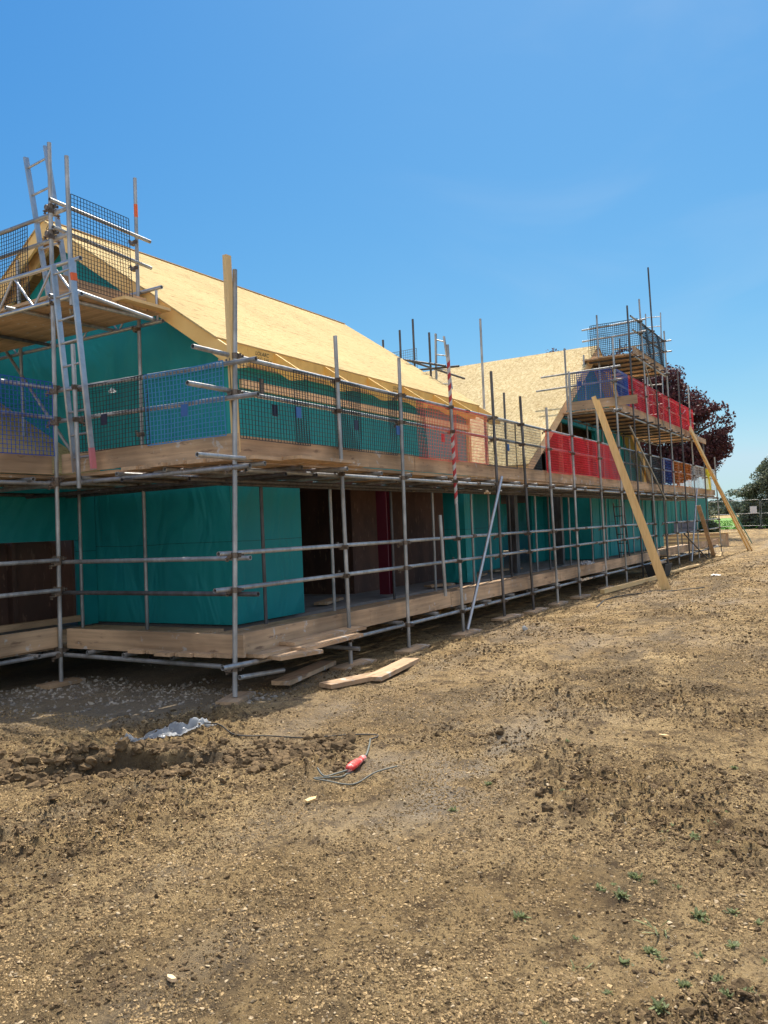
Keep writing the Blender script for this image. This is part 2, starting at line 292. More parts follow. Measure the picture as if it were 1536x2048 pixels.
def part(name,mb,mats,parent,label=None):
    off=ROOT[parent.name]; me=mb.mesh(name,mats,off); o=bpy.data.objects.new(name,me); COL.objects.link(o); o.parent=parent; ROOT[o.name]=off
    if label: o['label']=label
    return o
def solo(name,mb,mats,label,cat,group=None,loc=None,kind=None):
    v=np.array(mb.v); c=Vector((float(v[:,0].mean()),float(v[:,1].mean()),float(v[:,2].min()))) if loc is None else Vector(loc)
    me=mb.mesh(name,mats,c); o=bpy.data.objects.new(name,me); COL.objects.link(o); o.location=c; setp(o,label,cat,group,kind); return o
def npmesh(name,V,Fq,mats,smooth=False,tri=False):
    me=bpy.data.meshes.new(name); k=3 if tri else 4; nf=len(Fq)
    me.vertices.add(len(V)); me.vertices.foreach_set('co',np.ascontiguousarray(V,dtype=np.float32).ravel())
    me.loops.add(nf*k); me.loops.foreach_set('vertex_index',np.ascontiguousarray(Fq,dtype=np.int32).ravel())
    me.polygons.add(nf); me.polygons.foreach_set('loop_start',np.arange(nf,dtype=np.int32)*k); me.polygons.foreach_set('loop_total',np.full(nf,k,dtype=np.int32))
    me.polygons.foreach_set('use_smooth',np.full(nf,smooth))
    for m in mats: me.materials.append(M[m])
    me.update(calc_edges=True); me.validate(); return me
def link(name,me,label=None,cat=None,kind=None,group=None,loc=(0,0,0),parent=None):
    o=bpy.data.objects.new(name,me); COL.objects.link(o); o.location=loc; setp(o,label,cat,group,kind)
    if parent: o.parent=parent
    return o

# ------------------------------------------------------------------ ground
def hsh(ix,iy,s):
    h=(ix.astype(np.int64)*374761393+iy.astype(np.int64)*668265263+s*974711)&0xffffffff
    h=((h^(h>>13))*1274126177)&0xffffffff; h=h^(h>>16); return (h&0xffff)/65535.*2-1
def vn(x,y,s=0):
    ix=np.floor(x);iy=np.floor(y);fx=x-ix;fy=y-iy; fx=fx*fx*fx*(fx*(fx*6-15)+10); fy=fy*fy*fy*(fy*(fy*6-15)+10)
    ix=ix.astype(np.int64);iy=iy.astype(np.int64)
    a=hsh(ix,iy,s);b=hsh(ix+1,iy,s);c=hsh(ix,iy+1,s);d=hsh(ix+1,iy+1,s)
    return (a*(1-fx)+b*fx)*(1-fy)+(c*(1-fx)+d*fx)*fy
def fbm(x,y,f,o,s=0,g=.55):
    t=0;a=1;n=0
    for k in range(o):
        ca,sa=math.cos(k*1.1),math.sin(k*1.1)
        t=t+a*vn((x*ca-y*sa)*f,(x*sa+y*ca)*f,s+k*17); n+=a; a*=g; f*=2.03
    return t/n
def sst(a,b,x): t=np.clip((x-a)/(b-a),0,1); return t*t*(3-2*t)
def height(x,y):
    near=1-sst(40,70,x)
    base=.06*sst(15,30,x)+.44*sst(30,57,x)+np.clip(x-57,0,400)*.0015
    under=sst(-.15,.35,y)*sst(-1.2,-.2,x)       # sheltered strip below the scaffold
    amp=1-.55*under
    h=.030*fbm(x,y,.6,3,1)+.030*fbm(x*.38,y*2.0+x*.15,1.3,4,5)*amp
    patch=sst(-.05,.45,fbm(x,y,.75,3,9))
    h=h+amp*(.007+.030*patch)*(1-np.abs(fbm(x,y,3.6,4,12)))**2*1.3
    h=h+amp*(.012+.018*patch)*fbm(x,y,9.5,5,30,.72)+amp*.0045*fbm(x,y,30,3,35,.7)
    pk=np.clip(fbm(x,y,16,4,44,.7)-.12,0,1); h=h+.085*pk*patch*amp
    # upcast bank with a steep cut face towards the camera
    ax,ay=-2.75,.35; dx,dy=.606,-.795; s=(x-ax)*dx+(y-ay)*dy; d=(x-ax)*.795+(y-ay)*.606
    d=d+.17*fbm(x,y,2.4,3,60)+.035*fbm(x,y,9,3,63)
    mk=sst(.55,.95,s+.25*fbm(x,y,2,2,81))*(1-sst(1.5,2.2,s))
    up=np.where(d>0,.08*np.exp(-(d/.28)**2),.08-.145*sst(0,.09,-d))
    up=np.where(d<-.09,-.065*(1-sst(.09,.6,-d)),up)
    h=h+mk*up*(1+.35*fbm(x,y,6,4,70))+sst(-.6,0,s)*(1-sst(.8,1.6,s))*np.exp(-(d/.35)**2)*.12*(np.clip(fbm(x,y,4.5,4,95)+.15,0,1)*1.6)
    # wheel ruts running along the building
    for yc,a in ((-2.3,.035),(-3.0,.030),(-1.1,.020)):
        yy=y-yc-.15*np.sin(x*.35); h=h-a*np.exp(-(yy/.16)**2)*(.6+.4*np.sin(x*21+3*yy)) * sst(-3.5,-1.5,x)
    return base+h*near
def axis_lines():
    xs=[-14,-11,-9,-7.5,-6.4,-5.6,-5.1]; x=-4.75
    while x<-2.2: xs.append(x); x+=.0115
    while x<34: xs.append(x); x+=.0044*(x+5.6)
    while x<3500: xs.append(x); x+=.06*(x+6)
    ys=[-1500,-700,-300,-120,-50,-25,-14,-9,-7,-6.2,-5.7]; y=-5.3
    while y<-1.9: ys.append(y); y+=.0115
    while y<.4: ys.append(y); y+=.016
    while y<5: ys.append(y); y+=.045
    while y<2500: ys.append(y); y*=1.16
    return np.array(xs),np.array(ys)
gx,gy=axis_lines(); GX,GY=np.meshgrid(gx,gy,indexing='ij'); GZ=height(GX,GY)
nx,ny=len(gx),len(gy); idx=np.arange(nx*ny).reshape(nx,ny)
V=np.stack([GX,GY,GZ],-1).reshape(-1,3); Fq=np.stack([idx[:-1,:-1],idx[1:,:-1],idx[1:,1:],idx[:-1,1:]],-1).reshape(-1,4)
gm_=npmesh('ground',V,Fq,['soil'],True)
def bankd(x,y):
    s=(x+2.75)*.606-(y-.35)*.795; d=(x+2.75)*.795+(y-.35)*.606; return s,d
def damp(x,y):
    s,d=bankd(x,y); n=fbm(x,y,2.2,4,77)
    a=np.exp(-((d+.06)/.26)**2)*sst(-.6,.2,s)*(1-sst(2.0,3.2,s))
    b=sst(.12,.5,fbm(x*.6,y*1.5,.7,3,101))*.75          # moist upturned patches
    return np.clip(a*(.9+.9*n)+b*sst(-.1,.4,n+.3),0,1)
def dust(x,y):
    n=fbm(x,y,1.6,4,111)
    a=sst(-1.9,-1.2,x+.3*n)*(1-sst(1.5,2.2,x))*sst(-.5,-.1,y+.45*x*(x<0)+.2*n)
    c=np.exp(-(((x+1.2)/1.1)**2+((y+3.0)/.55)**2))*1.2*sst(-.3,.3,n+.15)     # pale oval patch broken up by noise
    t=sum(np.exp(-((y-yc-.15*np.sin(x*.35))/.17)**2)*.55 for yc in(-2.3,-3.0,-1.1))*sst(-.4,.3,n)
    return np.clip(a*.85+c*.7+t*.8,0,1)
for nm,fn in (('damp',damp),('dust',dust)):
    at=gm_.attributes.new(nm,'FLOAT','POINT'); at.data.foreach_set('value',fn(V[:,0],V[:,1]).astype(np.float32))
link('ground',gm_,kind='structure')
def gz(x,y): return float(height(np.array([x],float),np.array([y],float))[0])
# fields beyond the site
def strip(name,x0,x1,y0,y1,dz,m,kind):
    xs=np.linspace(x0,x1,40); ys=np.array([y0,y0*.5+y1*.5,y1]); A,B=np.meshgrid(xs,ys,indexing='ij'); Z=height(A,B)*0+ (.06+.44+np.clip(A-57,0,400)*.0015)+dz
    i=np.arange(120).reshape(40,3); f=np.stack([i[:-1,:-1],i[1:,:-1],i[1:,1:],i[:-1,1:]],-1).reshape(-1,4)
    return link(name,npmesh(name,np.stack([A,B,Z],-1).reshape(-1,3),f,[m]),kind=kind)
strip('crop_field',58.5,205,-200,300,.02,'crop','structure')
strip('stubble_field',205,460,-400,600,.03,'stubble','structure')
# low crop leaves so the field edge is not a razor line
N=22000; px=58.6+rng.random(N)**1.8*70; py=-30+rng.random(N)*70; pz=.5+(px-57)*.0015+rng.random(N)*.10
def leafquads(P,size,flat=.0,rg=rng):
    n=len(P); d=rg.normal(size=(n,3)); d/=np.linalg.norm(d,axis=1)[:,None]; d2=rg.normal(size=(n,3)); e=np.cross(d,d2); e/=np.linalg.norm(e,axis=1)[:,None]
    s=(size*(.5+rg.random(n)))[:,None]; a=d*s; b=e*s*.62
    V=np.stack([P-a,P+b*.9,P+a,P-b*.9],1).reshape(-1,3); F=np.arange(4*n).reshape(n,4); return V,F
V,Fq=leafquads(np.stack([px,py,pz],1),.09); link('crop_plants',npmesh('crop_plants',V,Fq,['crop']),label='rows of bright green crop leaves at the near edge of the field',cat='crop',kind='stuff')

# ------------------------------------------------------------------ loose clods, stones and gravel
phi=(1+5**.5)/2
ICO=np.array([(-1,phi,0),(1,phi,0),(-1,-phi,0),(1,-phi,0),(0,-1,phi),(0,1,phi),(0,-1,-phi),(0,1,-phi),(phi,0,-1),(phi,0,1),(-phi,0,-1),(-phi,0,1)],float); ICO/=np.linalg.norm(ICO[0])
IF=np.array([(0,11,5),(0,5,1),(0,1,7),(0,7,10),(0,10,11),(1,5,9),(5,11,4),(11,10,2),(10,7,6),(7,1,8),(3,9,4),(3,4,2),(3,2,6),(3,6,8),(3,8,9),(4,9,5),(2,4,11),(6,2,10),(8,6,7),(9,8,1)])
def subdiv(v,f):
    v=list(map(tuple,v)); c={}; nf=[]
    def mid(a,b):
        k=(min(a,b),max(a,b))
        if k not in c: m=np.array(v[a])+np.array(v[b]); m/=np.linalg.norm(m); c[k]=len(v); v.append(tuple(m))
        return c[k]
    for a,b,d in f:
        x,y,z=mid(a,b),mid(b,d),mid(d,a); nf+=[(a,x,z),(b,y,x),(d,z,y),(x,y,z)]
    return np.array(v),np.array(nf)
ICO2,IF2=subdiv(ICO,IF)
def rocks(P,size,base,faces,flat=(.6,1.),jit=.28):
    n=len(P); k=len(base); b=base[None]*(1+jit*rng.normal(size=(n,k,1)))
    th=rng.random(n)*6.283; sc=np.stack([.7+.6*rng.random(n),.7+.6*rng.random(n),flat[0]+(flat[1]-flat[0])*rng.random(n)],1)
    b=b*sc[:,None,:]; c,s=np.cos(th)[:,None],np.sin(th)[:,None]; tl=rng.normal(size=n)[:,None]*.4
    x=b[...,0]*c-b[...,1]*s; y=b[...,0]*s+b[...,1]*c; z=b[...,2]+x*tl*.5
    V=(np.stack([x,y,z],-1)*size[:,None,None]+P[:,None,:]).reshape(-1,3)
    F=(faces[None]+np.arange(n)[:,None,None]*k).reshape(-1,3); return V,F
def scatter(n,near_bias=True):
    # distance-weighted spread over the open ground in front of the site
    d=2.4*np.exp(rng.random(n*2)*math.log(13)); a=R_(28.5)+R_(32)*(1-2*rng.random(n*2)); x=CAM.x+d*np.cos(a); y=CAM.y+d*np.sin(a)
    k=(y<.15+.3*rng.random(n*2))|(x<-1.); x,y=x[k][:n],y[k][:n]; return x,y
x,y=scatter(135000); pt=fbm(x,y,.75,3,9)+.45*fbm(x,y,3.,2,19); keep=rng.random(len(x))<sst(-.12,.55,pt)*.95+.05; x,y=x[keep],y[keep]
dist=np.hypot(x-CAM.x,y-CAM.y); s=(.0022+.0085*rng.random(len(x))**3.5)*(.8+dist*.08); z=height(x,y)+s*.2
V,Fq=rocks(np.stack([x,y,z],1),s,ICO,IF,flat=(.45,.95),jit=.32); link('soil_crumbs',npmesh('soil_crumbs',V,Fq,['clod'],False,True),label='small brown soil crumbs strewn over the bare ground',cat='soil',kind='stuff')
# churned crumb layer in the colour of the soil itself
OCT=np.array([(1,0,0),(-1,0,0),(0,1,0),(0,-1,0),(0,0,1),(0,0,-1)],float); OF=np.array([(0,2,4),(2,1,4),(1,3,4),(3,0,4),(2,0,5),(1,2,5),(3,1,5),(0,3,5)])
x,y=scatter(330000); pt=fbm(x,y,1.3,3,21)+.6*fbm(x*.45,y*1.9,2.6,3,23); keep=rng.random(len(x))<.16+.84*sst(-.30,.30,pt); x,y=x[keep],y[keep]
dist=np.hypot(x-CAM.x,y-CAM.y); s=(.0019+.0058*rng.random(len(x))**2.5)*(.75+dist*.10); z=height(x,y)+s*.15
V,Fq=rocks(np.stack([x,y,z],1),s,OCT,OF,flat=(.5,1.),jit=.30); link('loose_tilth',npmesh('loose_tilth',V,Fq,['tilth'],False,True),label='loose crumbly surface soil churned up over the whole site',cat='soil',kind='stuff')
# bigger clods along the bank and in patches
x,y=scatter(3600); pt=fbm(x,y,.75,3,9); k=rng.random(len(x))<sst(.05,.5,pt); x,y=x[k],y[k]
n2=1500; sx=rng.random(n2)*3.2-.3; dd=rng.normal(size=n2)*.2-.10; bx=-2.75+.606*sx+.795*dd; by=.35-.795*sx+.606*dd; x=np.r_[x,bx]; y=np.r_[y,by]
s=.009+.024*rng.random(len(x))**3; s[-n2:]=.008+.042*rng.random(n2)**3; z=height(x,y)+s*.1
V,Fq=rocks(np.stack([x,y,z],1),s,ICO2,IF2,flat=(.5,.9),jit=.17); link('soil_clods',npmesh('soil_clods',V,Fq,['clod'],False,True),label='lumpy clods of upturned earth along the bank and ruts',cat='soil',kind='stuff')
x,y=scatter(11000); s=(.002+.0075*rng.random(len(x))**4)*(.8+np.hypot(x-CAM.x,y-CAM.y)*.07); z=height(x,y)+s*.2
V,Fq=rocks(np.stack([x,y,z],1),s,ICO,IF,flat=(.25,.7)); link('pebbles',npmesh('pebbles',V,Fq,['stone'],False,True),label='pale flint pebbles scattered across the dry soil',cat='pebbles',kind='stuff')
n=4200; x=-1.3+3.2*rng.random(n)**.8; y=-.3+3.3*rng.random(n); k=(fbm(x,y,1.1,3,90)+.35-.28*np.abs(x-.3)>rng.random(n)*.5-.1)&(y>-.5*x-.45); x,y=x[k],y[k]; s=.006+.018*rng.random(len(x))**2; z=height(x,y)+s*.05
V,Fq=rocks(np.stack([x,y,z],1),s,ICO,IF); link('limestone_gravel',npmesh('limestone_gravel',V,Fq,['gravel'],False,True),label='pale broken limestone gravel spread beneath the corner of the scaffold',cat='gravel',kind='stuff')

# ------------------------------------------------------------------ houses
SL=.6886; RY=4.724; EZ=4.11
def roofA(y): return EZ+(y-1.5)*SL if y<=RY else 6.33-(y-RY)*SL
A=thing('gabled_house','teal wrapped timber frame house with a bare yellow board roof, nearest building','house',(1.93,1.72,.45))
# gable wall (plane x = 1.93) as a pentagon
pz=lambda y:roofA(y)-.27
part('gable_wall',MB().prism([(1.72,.47),(4.55,.47),(7.7,.47),(7.7,pz(7.7)),(RY,pz(RY)),(1.72,pz(1.72))],0,1.93,2.05),'teal',A)
part('far_gable_wall',MB().prism([(1.9,2.5),(7.7,2.5),(7.7,pz(7.7)),(RY,pz(RY)),(1.9,pz(1.9))],0,9.14,9.26),'teal',A)
part('front_wall',MB().box((2.05,1.722,2.40),(9.26,1.84,4.05)),'teal',A)
m=MB()
m.box((1.935,1.722,.47),(3.44,1.84,2.40)); part('corner_pier_wall',m,'teal',A)
part('wall_batten',MB().box((2.2,1.67,3.58),(9.26,1.719,3.69)),'cream',A)
part('batten_block',MB().box((2.55,1.655,3.50),(2.62,1.669,3.74)),'rust',A)
part('end_post',MB().box((9.26,1.66,2.45),(9.36,1.78,3.9)),'pine_z',A)
part('steel_post',MB().box((5.98,1.78,.5),(6.00,1.98,2.6)).box((6.16,1.78,.5),(6.18,1.98,2.6)).box((6.00,1.87,.5),(6.16,1.89,2.6)).box((5.98,1.779,.5),(6.18,1.781,.51)),'maroon',A)
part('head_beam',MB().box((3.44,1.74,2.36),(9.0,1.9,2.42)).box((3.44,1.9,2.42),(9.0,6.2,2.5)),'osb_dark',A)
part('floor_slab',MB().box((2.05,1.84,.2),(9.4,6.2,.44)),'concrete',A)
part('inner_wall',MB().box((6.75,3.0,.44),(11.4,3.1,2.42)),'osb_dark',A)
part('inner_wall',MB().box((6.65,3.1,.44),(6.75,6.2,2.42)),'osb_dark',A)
m=MB(); m.box((2.05,6.2,.44),(6.6,6.3,1.55)).box((2.05,6.2,1.60),(6.6,6.3,2.16)).box((2.05,6.2,2.32),(6.6,6.3,2.42)).box((2.05,6.2,2.16),(5.5,6.3,2.32)).box((2.05,6.2,1.55),(5.6,6.3,1.60))
part('back_wall',m,'teal',A)
bw=part('back_window_membrane',MB().box((5.2,6.35,1.4),(8.3,6.37,2.42)),'green_film' if 'green_film' in M else 'teal',A)
# roof sheathing slopes
def slope_board(x0,x1,y0,z0,y1,z1,t=.02):
    m=MB(); n=Vector((0,-(z1-z0),(y1-y0))).normalized()*t
    if n.z<0: n=-n
    a=[(x0,y0,z0),(x1,y0,z0),(x1,y1,z1),(x0,y1,z1)]; i=0
    m.v+=[tuple(Vector(p)-n) for p in a]+a
    for q in ((0,3,2,1),(4,5,6,7),(0,1,5,4),(1,2,6,5),(2,3,7,6),(3,0,4,7)): m.face(q)
    return m
part('roof_sheathing',slope_board(1.52,9.48,1.485,roofA(1.485),RY,6.33),'osbA',A)
part('roof_sheathing',slope_board(1.52,9.48,7.95,roofA(7.95),RY+.003,6.329),'osbA',A)
part('ridge_strip',MB().bar((1.54,RY,6.338),(9.46,RY,6.338),.05,.012),'cream',A)
def rafter(x0,x1,ya,yb,dep=.235,cut=True,top=.024):
    # side plate following the pitch from tail (ya) to ridge side (yb)
    f=lambda y:roofA(y)-top
    pts=[(ya,f(ya)),(yb,f(yb)),(yb,f(yb)-dep),(ya+.22,f(ya+.22)-dep),(ya+.02,f(ya)-.10)]
    return MB().prism(pts,0,x0,x1)
part('barge_board',rafter(1.54,1.58,1.03,RY),'barge',A)
part('barge_board',MB().prism([(RY+.003,6.304),(7.93,roofA(7.93)-.024),(7.93,roofA(7.93)-.26),(RY+.003,6.07)],0,1.54,1.58),'barge',A)
part('barge_board',rafter(9.42,9.46,1.03,RY),'barge',A)
part('verge_ladder',MB().prism([(1.55,EZ+.0),(RY-.02,6.28),(RY-.02,6.06),(1.55,EZ-.22)],0,1.74,1.78).prism([(RY+.02,6.28),(7.9,4.09),(7.9,3.87),(RY+.02,6.06)],0,1.74,1.78),'pine_y',A)
for k in range(9): y=5.0+k*.32; part('verge_noggin',MB().box((1.58,y,roofA(y)-.20),(1.93,y+.04,roofA(y)-.06)),'pine_x',A)
RX=[2.70,3.89,5.10,6.27,7.42,8.24]
for x in RX: part('rafter_tail',rafter(x-.018,x+.018,1.03,1.72),'ply',A)
bx=[1.58]+RX+[9.42]
for a,b in zip(bx[:-1],bx[1:]):
    part('eaves_block',MB().box((a+(.0015 if a>1.6 else 0),1.5,3.87),(a*.5+b*.5-.0015,1.53,4.085)).box((a*.5+b*.5+.0015,1.5,3.87),(b-.018,1.53,4.085)),'ply',A)
m=MB(); m.box((1.80,1.531,3.88),(9.42,1.715,3.90)); part('soffit_board',m,'cream',A)
def text_mesh(name,body,size,mw,parent,mt='ink',sp=1.0):
    cu=bpy.data.curves.new(name,'FONT'); cu.body=body; cu.size=size; cu.shear=.25; cu.space_line=.95; cu.offset=-.0005*0
    t=bpy.data.objects.new(name,cu); COL.objects.link(t); dg=bpy.context.evaluated_depsgraph_get(); me=bpy.data.meshes.new_from_object(t.evaluated_get(dg)); bpy.data.objects.remove(t); bpy.data.curves.remove(cu)
    me.materials.clear(); me.materials.append(M[mt]); o=bpy.data.objects.new(name,me); COL.objects.link(o); o.parent=parent; off=ROOT[parent.name]
    mw=mw.copy(); mw.translation=mw.translation-off; o.matrix_local=mw; return o
fr=Matrix(((1,0,0,0),(0,0,-1,0),(0,1,0,0),(0,0,0,1)))   # faces -y
blk=[o for o in A.children if o.name.startswith('eaves_block')]
for i,(x,tx) in enumerate(((2.28,'LOLARC\nEAG 3.N o'),(5.9,'LOLARC\nBAY 4'))):
    text_mesh('handwriting',tx,.075,Matrix.Translation((x,1.496,4.0))@fr,blk[0 if i==0 else 3])
gm=Matrix(((0,0,-1,0),(-1,0,0,0),(0,1,0,0),(0,0,0,1)))
bb=[o for o in A.children if o.name.startswith('barge_board')][0]
text_mesh('handwriting','LOLARC\nEAG M',.09,Matrix.Translation((1.536,4.66,6.17))@gm@Matrix.Rotation(R_(-30),4,'Z'),bb)

# wing to the left, low roof
W=thing('low_wing','dark teal single storey wing with a low board roof, left of the gable','house',(-2,4.3,.4))
part('wall',MB().box((-7,4.3,1.66),(1.92,4.42,2.72)).box((1.66,4.3,.45),(1.92,4.42,1.66)),'teal',W)
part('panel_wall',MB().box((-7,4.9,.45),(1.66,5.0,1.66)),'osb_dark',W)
part('panel_post',MB().box((.55,4.78,.5),(.62,4.9,1.66)).box((.9,4.78,.5),(.96,4.9,1.66)),'osb_dark',W)
part('reveal_panel',MB().box((1.60,4.42,.5),(1.64,4.9,1.66)),'osb_dark',W)
part('sill_timber',MB().box((-7,4.2,.52),(1.60,4.30,.60)),'board_x',W)
part('roof_sheathing',slope_board(-8,1.925,4.0,2.56,7.2,4.33),'osbA',W)
part('floor_slab',MB().box((-7,4.42,.2),(1.9,6.5,.44)),'concrete',W)

# cross wing building B
BS=.611
def roofB(x): return 6.84-abs(x-18.17)*BS
B=thing('cross_wing','far cross wing with a steep coarse board roof and a teal gable facing the yard','house',(16.8,1.72,.45))
def slope_x(x0,z0,x1,z1,y0,y1,t=.02):
    m=MB(); n=Vector((-(z1-z0),0,(x1-x0))).normalized()*t
    if n.z<0: n=-n
    a=[(x0,y0,z0),(x1,y0,z1),(x1,y1,z1),(x0,y1,z0)]
    m.v+=[tuple(Vector(p)-n) for p in a]+a
    for q in ((0,3,2,1),(4,5,6,7),(0,1,5,4),(1,2,6,5),(2,3,7,6),(3,0,4,7)): m.face(q)
    return m
part('roof_sheathing',slope_x(11.87,roofB(11.87),18.17,6.84,1.38,17),'osbB',B)
part('roof_sheathing',slope_x(18.173,6.838,24.6,roofB(24.6),1.38,17),'osbB',B)
bp=lambda x:roofB(x)-.026
part('barge_board',MB().prism([(11.92,bp(11.92)),(18.17,bp(18.17)),(18.17,bp(18.17)-.29),(11.92,bp(11.92)-.29)],1,1.40,1.44),'cream',B)
part('barge_board',MB().prism([(18.174,bp(18.17)),(24.55,bp(24.55)),(24.55,bp(24.55)-.32),(18.174,bp(18.17)-.29)],1,1.40,1.44),'barge',B)
part('soffit_board',MB().prism([(12.1,bp(12.1)-.26),(18.17,bp(18.17)-.26),(18.17,bp(18.17)-.28),(12.1,bp(12.1)-.28)],1,1.44,1.72),'cream',B)
part('soffit_board',MB().prism([(18.18,bp(18.18)-.26),(24.5,bp(24.5)-.26),(24.5,bp(24.5)-.28),(18.18,bp(18.18)-.28)],1,1.44,1.72),'ply',B)
part('eaves_end_box',MB().prism([(23.3,bp(23.3)-.33),(24.5,bp(24.5)-.33),(24.5,2.5),(23.5,2.5)],1,1.5,1.7),'ply',B)
g=lambda x:roofB(x)-.3
part('gable_wall',MB().prism([(18.6,2.5),(23.4,2.5),(23.4,g(23.4)),(18.17,g(18.17)),(14.5,g(14.5)),(14.65,4.32),(18.6,4.32)],1,1.725,1.85),'teal',B)  # lower left part cut away so the zone under the deck goes dark
part('inner_wall',MB().prism([(12.9,2.6),(23.3,2.6),(23.3,3.3),(18.17,6.4),(12.9,3.3)],1,4.6,4.7),'osb_dark',B)  # dark back wall added behind the cut-away gable
part('opening_stud',MB().box((15.4,1.74,2.6),(15.5,1.84,4.30)),'board_z',B)
part('eaves_fascia',MB().box((11.90,1.45,2.70),(11.94,17,2.97)),'pine_y',B)
part('side_wall',MB().box((12.8,1.85,2.5),(12.92,17,g(12.9)-.02)),'teal',B); part('side_wall',MB().box((23.4,1.85,2.5),(23.5,17,g(23.4))),'teal',B)
# ground storey along the front: pier, recess, long wall
part('pier',MB().box((9.0,1.725,.47),(9.46,2.2,2.5)),'teal',B)
part('recess_wall',MB().box((9.46,3.25,.45),(14.6,3.35,2.5)).box((16.9,3.25,.45),(17.9,3.35,2.5)),'teal',B)
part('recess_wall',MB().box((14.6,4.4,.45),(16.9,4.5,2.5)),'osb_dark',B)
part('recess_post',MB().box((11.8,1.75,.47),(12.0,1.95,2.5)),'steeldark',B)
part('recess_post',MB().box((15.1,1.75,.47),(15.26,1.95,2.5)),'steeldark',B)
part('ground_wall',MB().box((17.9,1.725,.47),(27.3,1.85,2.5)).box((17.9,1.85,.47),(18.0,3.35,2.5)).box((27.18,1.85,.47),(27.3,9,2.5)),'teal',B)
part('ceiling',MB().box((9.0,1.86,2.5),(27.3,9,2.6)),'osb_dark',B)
part('floor_slab',MB().box((9.46,1.86,.2),(27.3,9,.44)),'concrete',B)
m=MB()
for k in range(9): m.box((18.6+k*.98,1.70,.5),(18.635+k*.98,1.724,2.48))
part('wall_batten',m,'teal',B)
for x,za in ((16.4,4.36),(18.2,4.36),(19.9,2.55),(21.6,2.55)): part('gable_batten',MB().box((x,1.70,za),(x+.04,1.724,min(g(x)-.05,5.2))),'teal',B)

part('link_roof',MB().box((9.5,1.75,2.62),(12.8,9,2.70)),'osbA',B)
# ------------------------------------------------------------------ scaffold
S=thing('tube_scaffold','galvanised tube scaffold with timber toe boards wrapped round the unfinished houses','scaffold',(0,0,0))
# one coupler, shared mesh: collar on a standard (z) and collar on a rail (x) beside it
def coupler_mesh():
    m=MB(); m.bore=False
    m.tube((0,0,-.027),(0,0,.027),.0315,10,False)
    m.tube((-.027,.052,0),(.027,.052,0),.0315,10,False)
    m.box((-.02,.012,-.02),(.02,.042,.02))
    m.tube((.018,-.052,.0),(.06,-.052,0),.009,6,False); m.box((.016,-.06,-.022),(.03,.02,.022)); m.box((.048,-.064,-.012),(.06,-.04,.012))
    m.tube((0,.052+.052,-.018),(0,.052+.052,-.055),.009,6,False); m.box((-.022,.052,-.036),(.022,.052+.062,-.024)); m.box((-.011,.094,-.062),(.011,.116,-.048))
    return m.mesh('coupler','rust')
CPM=coupler_mesh()
def swivel_mesh():
    m=MB(); m.bore=False
    m.tube((-.045,0,0),(.045,0,0),.031,10,False); m.box((-.05,-.038,-.02),(.05,-.026,.02)); m.box((-.03,-.05,-.012),(-.012,-.03,.012)); m.box((.012,-.05,-.012),(.03,-.03,.012))
    return m.mesh('sleeve_coupler','rust')
SVM=swivel_mesh()
def coupler(parent,p,rotz=0.,flip=False,sleeve=False):
    o=bpy.data.objects.new('sleeve_coupler' if sleeve else 'coupler',SVM if sleeve else CPM); COL.objects.link(o); o.parent=parent
    o.matrix_local=Matrix.Translation(Vector(p)-ROOT[parent.name])@Matrix.Rotation(rotz,4,'Z')@(Matrix.Rotation(math.pi,4,'Y') if flip else Matrix.Identity(4)); return o
def tube_part(name,p,q,parent=S,mt='steel',r=.0242,label=None):
    m=MB(); m.tube(p,q,r); return part(name,m,[mt,'bore'],parent,label)
def lerp(p,q,z): t=(z-p[2])/(q[2]-p[2]); return tuple(p[i]+(q[i]-p[i])*t for i in range(3))
